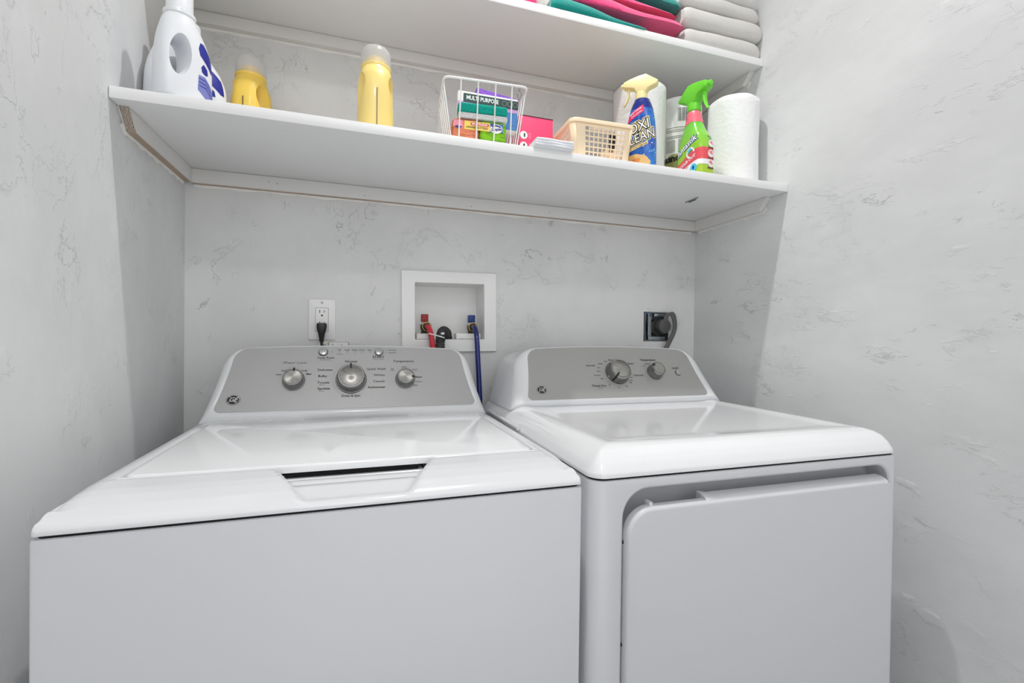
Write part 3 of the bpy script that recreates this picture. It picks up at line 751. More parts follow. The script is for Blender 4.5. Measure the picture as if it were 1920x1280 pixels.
# corrugated drain hose beside the red hose, tied to it
dh = thing('drain_hose', (.675, .02, 1.13), 'dark ribbed drain hose curving out of the supply box, tied to the red hose', 'hose')
path = spline([Vector(p)-Vector((.675, .02, 1.13)) for p in [(.704, .046, 1.123), (.698, .030, 1.143), (.685, .012, 1.1500), (.674, -.012, 1.142), (.6690, -.028, 1.126), (.6672, -.034, 1.108), (.668, -.036, 1.06), (.670, -.036, .98)]], 14)
V, F = tube_vf(path, lambda t: .0135+.0012*math.sin(t*len(path)*1.9), 14); mk('ribbed_tube', V, F, m_drain, dh, ang=60)
V, F = tube_vf([Vector((-.020+.0225*math.cos(a), -.063+.0185*math.sin(a), .004-.006*math.cos(a))) for a in [2*math.pi*k/28 for k in range(28)]], .0018, 6, closed=True)
mk('cable_tie', V, F, m_white, dh)
box('tie_end', (-.006, -.058, .008), (.004, -.050, .014), m_white, dh, bev=.001)

# dryer power socket: open steel box with round receptacle, grey plug and flat cord
sb = thing('dryer_socket', (1.443, 0, 1.177), 'open galvanised steel socket box in the wall behind the dryer', 'outlet')
bm = bmesh.new()
hx, hz = .049, .050
for a, b in (((-hx, -.004, -hz), (-hx+.002, .045, hz)), ((hx-.002, -.004, -hz), (hx, .045, hz)), ((-hx, -.004, hz-.002), (hx, .045, hz)), ((-hx, -.004, -hz), (hx, .045, -hz+.002)), ((-hx, .043, -hz), (hx, .045, hz))): bbox_bm(bm, a, b)
frombm('steel_box', bm, m_steel, sb)
bm = bmesh.new()
bbox_bm(bm, (-.036, -.005, -.047), (-.022, .003, .046), .001)
bbox_bm(bm, (-.036, -.006, -.047), (.034, .002, -.036), .001); bbox_bm(bm, (-.012, -.006, .036), (.030, .002, .046), .001)
frombm('mounting_strap', bm, m_steel, sb)
lathe('receptacle', [(.031, 0), (.031, .012), (.027, .014)], m_black, sb, 28, Matrix.Translation((.008, .012, -.003)) @ Matrix.Rotation(math.pi/2, 4, 'X'))
box('blue_wire', (-.046, -.003, .040), (-.032, .004, .049), m_blue_h, sb, bev=.002)
lathe('box_screw', [(.003, 0), (.003, .002)], m_black, sb, 10, Matrix.Translation((-.029, -.005, .040)) @ Matrix.Rotation(math.pi/2, 4, 'X'))
pc = thing('dryer_plug', (1.4625, -.004, 1.176), 'round grey plug with flat three-ribbed cord looping down to the dryer', 'plug')
lathe('plug_body', [(.026, 0), (.0265, .018), (.024, .026), (.016, .030), (.0001, .031)], m_greyplug, pc, 32, Matrix.Translation((0, .004, .002)) @ Matrix.Rotation(math.pi/2, 4, 'X'))
for k in range(3):
    o_ = (k-1)*.0062
    pts = [(.000+o_*.6, -.020, .018), (.004+o_, -.026, .040), (.016+o_, -.030, .0485+o_*.3), (.030+o_*.9, -.028, .036+o_*.5), (.039+o_*.8, -.024, .008), (.037+o_*.8, -.020, -.020), (.022+o_, -.018, -.050), (.006+o_, -.018, -.078), (-.012+o_, -.020, -.11)]
    tube('cord_rib', pts, .0037, m_cord, pc, seg=8)

# ------------------------------------------------------------------ lower shelf: bottles
m_jug = M('white_jug_plastic', (226, 228, 232), .32, spec=.5, coat=.15)
m_cap_w = M('white_cap', (226, 228, 231), .35, trans=.0)
m_navy = M('navy_label_ink', (30, 38, 140), .4)
m_navy_l = M('pale_blue_label_ink', (120, 126, 190), .4)
m_lab_w = M('label_white', (236, 234, 232), .4)
m_clear = M('frosted_clear_cap', (240, 241, 243), .28, trans=.6, ior=1.2, alpha=.42)
def ellcut(ax, az, t, flare=.35, M4=None):
    V, F = [], []; n = 40; rings = 17
    for i in range(rings):
        y = -t+2*t*i/(rings-1); s = 1+flare*abs(y/t)**3.0
        for k in range(n): a = 2*math.pi*k/n; V.append(Vector((ax*s*math.cos(a), y, az*s*math.sin(a))))
    for i in range(rings-1):
        for k in range(n): F.append((i*n+k, i*n+(k+1) % n, (i+1)*n+(k+1) % n, (i+1)*n+k))
    F.append(tuple(range(n))[::-1]); F.append(tuple((rings-1)*n+k for k in range(n)))
    if M4: V = [M4 @ v for v in V]
    return mk('cutter', V, F, m_jug)
def big_jug(loc, rz, label, full=True):
    j = thing('detergent_jug', loc, label, 'jug', 'white detergent jugs', rz=rz)
    del j['group']
    Lf = Loft([(0, .054, .034, 3.0, 0, 0), (.005, .060, .039, 3.0, 0, 0), (.04, .062, .041, 2.9, 0, 0), (.09, .061, .041, 2.7, 0, 0), (.125, .055, .039, 2.5, -.002, 0), (.155, .044, .036, 2.2, -.006, 0), (.172, .036, .033, 2.05, -.008, 0), (.180, .032, .032, 2, -.008, 0)])
    b = Lf.build('jug_body', m_jug, j, 44)
    c = ellcut(.0195, .037, .052, .45, Matrix.Translation((-.022, 0, .090)) @ Matrix.Rotation(math.radians(7), 4, 'Y')); c.parent = j
    bpy.context.view_layer.update(); boolean(b, c)
    lathe('neck_ring', [(.032, 0), (.0345, .002), (.0345, .009), (.030, .012)], m_jug, j, 40, Matrix.Translation((-.008, 0, .177)))
    lathe('cap', [(.0290, 0), (.0285, .044), (.0265, .047), (.0001, .047)], m_cap_w, j, 40, Matrix.Translation((-.008, 0, .188)))
    S = lambda u, z: Lf.S(u, z, .0005)
    decal('label_patch', [poly2d([(.020, .118), (.026, .132), (.036, .132), (.056, .112), (.060, .078), (.052, .078), (.022, .104)])], S, m_navy, j, sub=.006)
    decal('label_patch', [poly2d([(.024, .080), (.030, .088), (.040, .080), (.042, .068), (.034, .066), (.026, .070)])], S, m_navy, j, sub=.006)
    decal('label_patch', [poly2d([(.018, .062), (.034, .062), (.060, .040), (.072, .024), (.072, .002), (.036, .002), (.034, .018), (.016, .030)])], S, m_navy_l, j, sub=.006)
    decal('label_lines', [poly2d([(.018, .056-k*.0075), (.036, .055-k*.0075), (.070, .022-k*.0065), (.070, .0208-k*.0065), (.036, .0530-k*.0075), (.018, .0545-k*.0075)]) for k in range(3)], lambda u, z: Lf.S(u, max(z, .002), .0008), m_navy, j, sub=.006)
    return j
j1 = big_jug((.1030, -.3465, S1), math.radians(40), 'large white detergent jug with oval handle hole, frontmost at the shelf left end')
j1.scale = (.78, .80, .93)
j2 = big_jug((.0780, -.245, S1), math.radians(20), 'white detergent jug standing behind the large one at the shelf left end')
j2.scale = (1.20, 1.0, .92)

m_yel1 = M('yellow_plastic', (236, 200, 84), .38, coat=.1)
m_yel2 = M('pale_yellow_plastic', (242, 216, 130), .38, coat=.1)
def yellow_bottle(loc, rz, mat, label):
    j = thing('softener_bottle', loc, label, 'bottle', 'yellow bottles with clear caps', rz=rz)
    # long axis x, handle end at -x (turned to the room)
    Lf = Loft([(0, .058, .035, 3.2, 0, 0), (.005, .064, .039, 3.2, 0, 0), (.05, .065, .040, 3.0, 0, 0), (.10, .064, .0395, 2.8, 0, 0), (.135, .055, .038, 2.5, -.004, 0), (.152, .040, .034, 2.2, -.010, 0), (.160, .034, .0325, 2, -.012, 0)], 64)
    b = Lf.build('bottle_body', mat, j, 40)
    c = ellcut(.0175, .022, .044, 1.25, Matrix.Translation((-.034, 0, .108)) @ Matrix.Rotation(math.radians(-8), 4, 'Y')); c.parent = j
    bpy.context.view_layer.update(); boolean(b, c)
    box('handle_seam', (-.0662, -.0006, .002), (-.0640, .0006, .098), m_ink, j)
    lathe('neck', [(.0325, 0), (.034, .002), (.034, .007), (.030, .010), (.026, .011), (.026, .020), (.018, .022), (.018, .028), (.0001, .028)], mat, j, 36, Matrix.Translation((-.012, 0, .1595)))
    lathe('clear_cap', [(.0335, 0), (.0335, .028), (.032, .038), (.027, .045), (.018, .048), (.0001, .049), (.0001, .0478), (.0175, .0468), (.0262, .0438), (.031, .037), (.0323, .028), (.0323, 0)], m_clear, j, 40, Matrix.Translation((-.012, 0, .163)), cap=False)
    return j
yellow_bottle((.1850, -.146, S1), math.radians(84), m_yel1, 'deep yellow bottle with clear cap, beside the white jugs')
yellow_bottle((.4690, -.285, S1), math.radians(92), m_yel2, 'pale yellow bottle with clear cap, alone midway between jugs and wire basket')

# ---- trigger spray bottles
def spray_head(j, mat, z, s=1.0, nozzle=-1):
    """pump head; points along nozzle*x"""
    n_ = nozzle
    lathe('collar', [(.0150*s, 0), (.0155*s, .004*s), (.0150*s, .017*s), (.012*s, .020*s)], mat, j, 24, Matrix.Translation((0, 0, z)))
    # shroud profile in x-z, extruded across y
    P = [(-.046, .050), (-.046, .037), (-.036, .034), (-.018, .030), (-.011, .016), (.011, .016), (.018, .026), (.040, .034), (.043, .042), (.012, .064), (-.006, .062), (-.030, .056)]
    P = [(x*s, y*s) for x, y in P]; wd = .0125*s
    bm = bmesh.new(); vs = [bm.verts.new((n_*-x, -wd, z+y)) for x, y in P]; fc_ = bm.faces.new(vs)
    r = bmesh.ops.extrude_face_region(bm, geom=[fc_]); ev = [v for v in r['geom'] if isinstance(v, bmesh.types.BMVert)]
    bmesh.ops.translate(bm, verts=ev, vec=(0, 2*wd, 0)); bmesh.ops.recalc_face_normals(bm, faces=bm.faces)
    for v in bm.verts:
        tz = (v.co.z-z)/(.064*s); v.co.y *= 1.0-.35*max(0, tz-.4)-.15*max(0, abs(v.co.x)/(.046*s)-.6)
    bmesh.ops.bevel(bm, geom=bm.edges[:], offset=.0022*s, segments=2, profile=.5, affect='EDGES', clamp_overlap=True)
    hd = frombm('spray_head', bm, mat, j, ang=50)
    hd2 = lathe('nozzle', [(.0062*s, 0), (.0062*s, .007*s), (.0042*s, .0085*s)], mat, j, 16, Matrix.Translation((n_*.044*s, 0, z+.0435*s)) @ Matrix.Rotation(n_*math.pi/2, 4, 'Y'))
    V, F = [], []
    pts = [(.030, .036, .0045, .006), (.033, .026, .0038, .006), (.0335, .014, .0035, .0058), (.037, .002, .0032, .0052), (.044, -.010, .0022, .0045)]
    R = []
    for x, zz, tx, ty in pts: R.append([Vector((n_*(x+tx*math.cos(a))*s, ty*math.sin(a)*s, z+zz*s)) for a in [2*math.pi*k/12 for k in range(12)]])
    rings_mesh('trigger', R, mat, j, ang=60)
m_blu = M('blue_bottle_sleeve', (12, 60, 170), .22, coat=.4)
def speckle(mt, c0, c1, scale=160, lo=.62, hi=.72):
    nt = mt.node_tree; b = nt.nodes['Principled BSDF']; tc = nt.nodes.new('ShaderNodeTexCoord')
    a = noise_(nt, tc.outputs['Object'], scale, 2, .6); g = noise_(nt, tc.outputs['Object'], 22, 3, .6)
    mx = nt.nodes.new('ShaderNodeMix'); mx.data_type = 'RGBA'; mx.inputs[6].default_value = lin(c0); mx.inputs[7].default_value = lin(c1)
    r0 = nt.nodes.new('ShaderNodeMapRange'); nt.links.new(g, r0.inputs[0]); r0.inputs[1].default_value = .35; r0.inputs[2].default_value = .7
    nt.links.new(r0.outputs[0], mx.inputs[0])
    m2 = nt.nodes.new('ShaderNodeMix'); m2.data_type = 'RGBA'; nt.links.new(mx.outputs[2], m2.inputs[6]); m2.inputs[7].default_value = lin((190, 230, 250))
    r = nt.nodes.new('ShaderNodeMapRange'); nt.links.new(a, r.inputs[0]); r.inputs[1].default_value = lo; r.inputs[2].default_value = hi
    nt.links.new(r.outputs[0], m2.inputs[0]); nt.links.new(m2.outputs[2], b.inputs['Base Color']); return mt
speckle(m_blu, (8, 56, 160), (16, 132, 214))
m_navyb = M('navy_neck', (10, 36, 128), .25, coat=.4)
m_cream = M('cream_spray_plastic', (248, 232, 168), .4)
m_pinkl = M('magenta_print', (222, 40, 100), .4); m_yell = M('pale_yellow_print', (246, 226, 150), .4)
m_tan = M('tan_print', (226, 184, 118), .4); m_wht = M('white_print', (245, 245, 245), .4); m_brn = M('brown_print', (110, 60, 45), .5)
m_orange = M('orange_print', (226, 138, 70), .5)
ob = thing('stain_spray_bottle', (1.1520, -.334, S1), 'blue spray bottle with a pale yellow trigger head, by the tan basket', 'spray bottle', rz=math.radians(-40))
Lo = Loft([(0, .036, .023, 2.8, 0, 0), (.004, .041, .027, 2.8, 0, 0), (.06, .041, .0275, 2.7, 0, 0), (.12, .037, .026, 2.6, .001, 0), (.158, .030, .024, 2.4, .002, 0), (.178, .0235, .0215, 2.2, .002, 0), (.187, .020, .020, 2, .002, 0)])
Lo.build('bottle_body', m_blu, ob, 36)
S = lambda u, z: Lo.S(u, z, .0005); S2f = lambda u, z: Lo.S(u, z, .0009); S3f = lambda u, z: Lo.S(u, z, .0013)
def band(L, z0, z1, u0=None, u1=None, n=14):
    return [rect2d(u0, z0, u1, z1)]
decal('neck_band', [rect2d(-.09, .160, .09, .187)], lambda u, z: Lo.S(u*min(1, sum(Lo.par(z)[:2])/.075), z, .0004), m_navyb, ob, sub=.006)
decal('offer_patch', [poly2d([(-.034, .124), (.010, .150), (.006, .168), (-.022, .152), (-.036, .140)])], S, m_pinkl, ob, sub=.006)
decal('offer_lettering', [move2d(txt2d('MAX FORCE', .0062, .02, rot=.5), -.013, .152), move2d(txt2d('STAIN FIGHTER', .0045, .02, rot=.5), -.010, .144)], S2f, m_wht, ob, sub=.006)
ox1 = move2d(txt2d('OXI', .037, .05, shear=.15, rot=.32, sx=.85), -.004, .108); ox2 = move2d(txt2d('CLEAN', .033, .05, shear=.15, rot=.32, sx=.85), -.004, .078)
decal('brand_glow', [move2d(txt2d('OXI', .037, .13, shear=.15, rot=.32, sx=.85), -.004, .108), move2d(txt2d('CLEAN', .033, .13, shear=.15, rot=.32, sx=.85), -.004, .078)], S, m_yell, ob, sub=.005)
decal('brand_outline', [move2d(txt2d('OXI', .037, .075, shear=.15, rot=.32, sx=.85), -.004, .108), move2d(txt2d('CLEAN', .033, .075, shear=.15, rot=.32, sx=.85), -.004, .078)], S2f, m_black, ob, sub=.005)
decal('brand_lettering', [move2d(txt2d('OXI', .037, .0, shear=.15, rot=.32, sx=.85), -.004, .108), move2d(txt2d('CLEAN', .033, .0, shear=.15, rot=.32, sx=.85), -.004, .078)], S3f, m_wht, ob, sub=.005)
decal('subtitle_patch', [poly2d([(-.040, .040), (.022, .062), (.022, .070), (-.040, .048)])], S, m_yell, ob, sub=.006)
decal('subtitle_lettering', [move2d(txt2d('LAUNDRY STAIN REMOVER', .0052, .02, rot=.34), -.010, .054)], S2f, m_brn, ob, sub=.006)
decal('stain_picture', [poly2d([(-.042, .004), (.026, .004), (.030, .016), (.016, .032), (-.008, .038), (-.034, .034), (-.044, .022)])], S, m_tan, ob, sub=.006)
decal('picture_mark', [ell2d(-.012, .018, .016, .007, 16, .4)], S2f, m_orange, ob, sub=.006)
lathe('neck_ring', [(.0185, 0), (.0185, .003), (.0155, .005)], m_clear, ob, 24, Matrix.Translation((.002, 0, .187)))
spray_head(ob, m_cream, .190, 1.02, -1)

m_grn = M('green_bottle_sleeve', (118, 200, 52), .22, coat=.4)
nt = m_grn.node_tree; b_ = nt.nodes['Principled BSDF']; tc = nt.nodes.new('ShaderNodeTexCoord'); sp = nt.nodes.new('ShaderNodeSeparateXYZ'); nt.links.new(tc.outputs['Object'], sp.inputs[0])
rr = nt.nodes.new('ShaderNodeMapRange'); nt.links.new(sp.outputs[2], rr.inputs[0]); rr.inputs[1].default_value = .02; rr.inputs[2].default_value = .15
mx = nt.nodes.new('ShaderNodeMix'); mx.data_type = 'RGBA'; mx.inputs[6].default_value = lin((172, 206, 48)); mx.inputs[7].default_value = lin((104, 206, 60)); nt.links.new(rr.outputs[0], mx.inputs[0]); nt.links.new(mx.outputs[2], b_.inputs['Base Color'])
m_grnh = M('green_spray_plastic', (112, 214, 52), .35)
m_coral = M('coral_print', (232, 84, 92), .4); m_coral2 = M('pink_neck_print', (244, 112, 128), .35, coat=.3); m_cyan = M('cyan_print', (70, 196, 230), .4)
gb = thing('cleaner_spray_bottle', (1.3260, -.336, S1), 'green spray bottle with pink neck band and green trigger head', 'spray bottle', rz=math.radians(-87))
Lg = Loft([(0, .046, .026, 4, 0, 0), (.004, .050, .030, 4, 0, 0), (.07, .049, .0295, 3.8, 0, 0), (.105, .043, .0275, 3.4, -.001, 0), (.128, .033, .0245, 2.8, -.004, 0), (.150, .0245, .021, 2.4, -.005, 0), (.178, .0195, .0185, 2.1, -.006, 0), (.190, .016, .016, 2, -.006, 0)])
Lg.build('bottle_body', m_grn, gb, 40)
G = lambda k: (lambda u, z: Lg.S(u, z, k)); G1, G2, G3 = G(.0005), G(.0009), G(.0013)
scal = lambda u, z: Lg.S(u*(Lg.par(z)[0]+Lg.par(z)[1])/.047, z, .0005)
decal('neck_label', [poly2d([(-.047, .158), (-.02, .146), (.01, .152), (.075, .150), (.075, .186), (-.047, .186)])], scal, m_coral2, gb, sub=.006)
decal('neck_lettering', [T('NEW', -.018, .174, .007), T('GREAT SCENT', -.018, .166, .0045)], lambda u, z: Lg.S(u, z, .0009), m_brn, gb, sub=.006)
decal('white_wave', [poly2d([(-.052, .004), (-.052, .014), (0, .030), (.04, .040), (.135, .040), (.135, .024), (.045, .024), (0, .014), (-.03, .004)])], G1, m_wht, gb, sub=.006)
decal('coral_wave', [poly2d([(-.052, .012), (0, .027), (.04, .038), (.135, .038), (.135, .066), (.050, .070), (.02, .066), (-.02, .046), (-.052, .040)])], G2, m_coral, gb, sub=.006)
decal('brand_outline', [move2d(txt2d('fantastik', .0235, .09, rot=.42, sx=.95, shear=.1), -.002, .086)], G1, m_navy, gb, sub=.005)
decal('brand_lettering', [move2d(txt2d('fantastik', .0235, .02, rot=.42, sx=.95, shear=.1), -.002, .086)], G3, m_wht, gb, sub=.005)
decal('shine_swirl', [ring2d(.016, .062, .010, .015, 20, 0, 4.6)], G3, m_wht, gb, sub=.006)
decal('shine_blue', [poly2d([(.004, .070), (.016, .078), (.020, .070), (.008, .062)])], G3, m_cyan, gb, sub=.006)
decal('product_lettering', [move2d(txt2d('SCOUR OUT', .0115, .03, rot=.33, shear=.25), .002, .040)], G3, m_wht, gb, sub=.005)
decal('tag_lettering', [move2d(txt2d('WITH BLEACH', .005, .02, rot=.33), -.008, .020)], G2, m_navy, gb, sub=.005)
decal('round_badge', [ell2d(.028, .018, .0105, .0105, 20)], G3, m_cyan, gb, sub=.006)
decal('badge_drop', [ell2d(.028, .018, .003, .005, 12)], lambda u, z: Lg.S(u, z, .0017), m_navy, gb, sub=.006)
for z in (.082, .054, .027):
    d_ = decal('picture_disc', [ell2d(.079, z, .0105, .0105, 20)], G3, m_lab_w, gb, sub=.006)
    decal('picture_caption', [rect2d(.0685, z-.0145, .0895, z-.0105)], lambda u, zz: Lg.S(u, zz, .0017), m_brn, gb, sub=.006)
    decal('picture_mark', [poly2d([(.072, z+.004), (.080, z+.008), (.086, z-.002), (.078, z-.001)])], lambda u, zz: Lg.S(u, zz, .0017), m_coral2, gb, sub=.006)
decal('side_lettering', [T('Bathroom', .079, .103, .0058), T('Kitchen', .079, .0975, .0045)], G2, m_navy, gb, sub=.006)
sh_e = bpy.data.objects
spray_head(gb, m_grnh, .188, 1.22, 1)
for o in list(gb.children):
    if o.name.startswith(('spray_head', 'nozzle', 'trigger', 'collar')): o.location.x = -.006

# ---- paper towel rolls
def roll_mat(name, col):
    mt = M(name, col, .9, spec=.2, sheen=.2); nt = mt.node_tree; b = nt.nodes['Principled BSDF']; tc = nt.nodes.new('ShaderNodeTexCoord')
    v = nt.nodes.new('ShaderNodeTexVoronoi'); v.inputs['Scale'].default_value = 95; nt.links.new(tc.outputs['Object'], v.inputs['Vector'])
    v2 = noise_(nt, tc.outputs['Object'], 14, 3, .6)
    bp = nt.nodes.new('ShaderNodeBump'); bp.inputs['Strength'].default_value = .5; bp.inputs['Distance'].default_value = .0018
    nt.links.new(math_(nt, 'ADD', v.outputs['Distance'], math_(nt, 'MULTIPLY', v2, .9)), bp.inputs['Height']); nt.links.new(bp.outputs[0], b.inputs['Normal']); return mt
m_paper = roll_mat('embossed_paper', (240, 240, 239))
def wrapmat():
    mt = bpy.data.materials.new('clear_film'); mt.use_nodes = True; nt = mt.node_tree; nt.nodes.remove(nt.nodes['Principled BSDF'])
    o = nt.nodes['Material Output']; t = nt.nodes.new('ShaderNodeBsdfTransparent'); g = nt.nodes.new('ShaderNodeBsdfGlossy'); g.inputs['Roughness'].default_value = .12
    mx = nt.nodes.new('ShaderNodeMixShader'); fr = nt.nodes.new('ShaderNodeFresnel'); fr.inputs[0].default_value = 1.45
    tc = nt.nodes.new('ShaderNodeTexCoord'); n = noise_(nt, mapping_(nt, tc.outputs['Object'], (1, 1, .6)), 32, 4, .6, 1.2)
    bp = nt.nodes.new('ShaderNodeBump'); bp.inputs['Strength'].default_value = 1; bp.inputs['Distance'].default_value = .004
    nt.links.new(n, bp.inputs['Height']); nt.links.new(bp.outputs[0], g.inputs['Normal']); nt.links.new(bp.outputs[0], fr.inputs['Normal'])
    t.inputs[0].default_value = (.985, .985, .99, 1)
    nt.links.new(math_(nt, 'MINIMUM', math_(nt, 'MULTIPLY', fr.outputs[0], .7), .22), mx.inputs[0]); nt.links.new(t.outputs[0], mx.inputs[1]); nt.links.new(g.outputs[0], mx.inputs[2]); nt.links.new(mx.outputs[0], o.inputs[0]); return mt
m_film = wrapmat()
def roll(loc, r, h, label, wrap=False, rz=0):
    t = thing('paper_towel_roll', loc, label, 'paper towel roll', rz=rz)
    V, F = [], []; n = 72; zs = [0, .004, .02, h*.25, h*.5, h*.75, h-.02, h-.004, h]
    prof = [(.021, h-.03), (.021, h)]
    rows = [(r-.004, 0)]+[(r, z) for z in zs[1:-1]]+[(r-.004, h), (.021, h), (.021, h*.5)]
    for i, (rad, z) in enumerate(rows):
        for k in range(n):
            a = 2*math.pi*k/n; wob = .0012*math.sin(3*a+z*9)+.0008*math.sin(7*a+z*30) if rad > .03 else 0
            V.append(Vector(((rad+wob)*math.cos(a), (rad+wob)*math.sin(a), z)))
    for i in range(len(rows)-1):
        for k in range(n): F.append((i*n+k, i*n+(k+1) % n, (i+1)*n+(k+1) % n, (i+1)*n+k))
    F.append(tuple(range(n))[::-1])
    mk('paper', V, F, m_paper, t, ang=50)
    lathe('cardboard_core', [(.0208, .001), (.0208, h-.001), (.0195, h-.001), (.0195, .001)], M('cardboard', (170, 140, 105), .8), t, 28, cap=False)
    if wrap:
        V, F = [], []; rows = [(r*.5, .001), (r+.001, .003)]+[(r+.0022, h*q_) for q_ in (.1, .25, .4, .55, .7, .85, .95)]+[(r+.001, h+.002), (r*.8, h+.007), (r*.3, h+.004)]
        rng = random.Random(5)
        for rad, z in rows:
            for k in range(n): a = 2*math.pi*k/n; w_ = .0012*math.sin(9*a+z*50)+rng.uniform(0, .0012); V.append(Vector(((rad+w_)*math.cos(a), (rad+w_)*math.sin(a), z)))
        for i in range(len(rows)-1):
            for k in range(n): F.append((i*n+k, i*n+(k+1) % n, (i+1)*n+(k+1) % n, (i+1)*n+k))
        mk('plastic_wrap', V, F, m_film, t, ang=80)
    return t
roll((1.2160, -.225, S1), .0745, .277, 'paper towel roll in crinkled clear film, behind the blue spray bottle', True)
r2 = roll((1.3830, -.185, S1), .066, .282, 'paper towel roll with printed wrapper and barcode, behind the green spray bottle', True)
roll((1.5120, -.275, S1), .0715, .266, 'bare white paper towel roll against the right wall')
m_wrapw = M('wrapper_white', (232, 232, 229), .35, coat=.2); m_wrapg = M('wrapper_grey_print', (150, 148, 144), .5); m_olive = M('olive_print', (150, 150, 84), .5)
cyl = lambda off: (lambda u, z: Vector(((.066+off)*math.sin(u/.066), -(.066+off)*math.cos(u/.066), z)))
# u measured round the roll from straight towards the room; the side seen lies to the left (negative u)
u0 = -.048
ww = decal('wrapper', [rect2d(-.12, .004, .10, .268)], cyl(.0030), m_wrapw, r2, sub=.01)
decal('barcode', [rect2d(u0+.004+k*.0031, .205, u0+.004+k*.0031+(.0018 if k % 3 else .0010), .245) for k in range(13)], cyl(.0036), m_ink, ww, sub=.01)
decal('wrapper_print', [rect2d(u0-.03, z, u0+.045, z+.0022) for z in (.186, .179, .174, .160, .155)]+[rect2d(u0-.028, .114+k*.0042, u0-.002, .116+k*.0042) for k in range(9)]+[rect2d(u0+.006, .114+k*.0042, u0+.03, .116+k*.0042) for k in range(9)], cyl(.0036), m_wrapg, ww, sub=.01)
decal('brand_swoosh', [ell2d(u0-.004, .084, .026, .024, 24, .3)], cyl(.0036), m_olive, ww, sub=.01)
decal('brand_lettering', [move2d(txt2d('Bounty', .027, .06, rot=math.pi+.12), u0-.010, .090)], cyl(.0042), m_black, ww, sub=.01)

# ---- wire basket and its sponges
wb = thing('wire_basket', (.716, -.368, S1), 'white coated wire basket holding sponges, on the lower shelf', 'basket', rz=math.radians(-4.5))
hw_t, hw_b, H, DP = .099, .078, .1445, .262
rw = .0017
m_wire = M('white_coated_wire', (240, 240, 238), .35)
# top rim, rounded corners (x right, y back)
rim = [Vector((x, y, H)) for x, y in rrect(-hw_t, 0, hw_t, DP, .014, 5)]
V, F = tube_vf(rim, .0028, 8, closed=True); mk('rim', V, F, m_wire, wb, ang=60)
brim = [Vector((x, y, .004)) for x, y in rrect(-hw_b, .012, hw_b, DP-.012, .012, 5)]
V, F = tube_vf(brim, rw*1.1, 8, closed=True); mk('bottom_ring', V, F, m_wire, wb, ang=60)
for xt in (-.0597, -.0196, .0214, .0606):
    xb = xt-.002
    tube('wire', [(xt, 0, H), (xb*1.02, .010, .012), (xb, .014, .004), (xb, DP-.014, .004), (xb*1.02, DP-.010, .012), (xt, DP, H)], rw, m_wire, wb, 6, smooth_path=False)
for k in range(8):
    y = .022+(DP-.044)*k/7
    tube('wire', [(-hw_t, y, H), (-hw_b-.001, y, .012), (-hw_b, y, .004), (hw_b, y, .004), (hw_b+.001, y, .012), (hw_t, y, H)], rw, m_wire, wb, 6, smooth_path=False)
def spongem(name, col, sc_=220, dark=.55, streak=(1, 1, 1)):
    mt = M(name, col, .85, spec=.2); nt = mt.node_tree; b = nt.nodes['Principled BSDF']; tc = nt.nodes.new('ShaderNodeTexCoord')
    n = noise_(nt, mapping_(nt, tc.outputs['Object'], streak), sc_, 3, .65)
    r = nt.nodes.new('ShaderNodeMapRange'); nt.links.new(n, r.inputs[0]); r.inputs[1].default_value = .36; r.inputs[2].default_value = .5
    mx = nt.nodes.new('ShaderNodeMix'); mx.data_type = 'RGBA'; c = lin(col); mx.inputs[6].default_value = tuple(x*dark for x in c[:3])+(1,); mx.inputs[7].default_value = c; nt.links.new(r.outputs[0], mx.inputs[0]); nt.links.new(mx.outputs[2], b.inputs['Base Color'])
    bp = nt.nodes.new('ShaderNodeBump'); bp.inputs['Strength'].default_value = .8; bp.inputs['Distance'].default_value = .002; nt.links.new(n, bp.inputs['Height']); nt.links.new(bp.outputs[0], b.inputs['Normal']); return mt
m_sor = spongem('orange_sponge', (226, 138, 104), 90, .62, (.35, 1, 1.8)); m_sgr = spongem('green_sponge', (132, 196, 46), 90, .55, (.35, 1, 1.8)); m_spu = spongem('purple_sponge', (140, 96, 198), 150, .6)
m_tealp = spongem('teal_scrub', (24, 168, 150), 300, .7); m_swhite = spongem('white_sponge', (222, 222, 222), 200, .8); m_lil = M('lilac_print', (206, 160, 210), .4); m_dgreen = M('dark_green_print', (28, 66, 62), .4); m_bluew = spongem('blue_print', (92, 140, 200), 120, .8)
m_pkp = M('pink_wrap_print', (240, 140, 160), .35, coat=.3); m_yelw = M('yellow_wrap_print', (240, 206, 84), .35, coat=.3); m_bluel = M('blue_logo_print', (30, 110, 190), .35); m_redp = M('red_pill_print', (222, 76, 60), .4)
Rb = math.radians(-4.5); cb, sb_ = math.cos(Rb), math.sin(Rb)
def wpos(x, y, z): return (.716+x*cb-y*sb_, -.368+x*sb_+y*cb, S1+z)
def sponge(name, lx, ly, lz, sx, sy, sz, mat, label, cat='sponge', rz=0, ry=0, bev=.006, rx=0):
    t = thing(name, wpos(lx, ly, lz), label, cat, 'sponges in the wire basket'); t.rotation_euler = (rx, ry, Rb+rz); return t
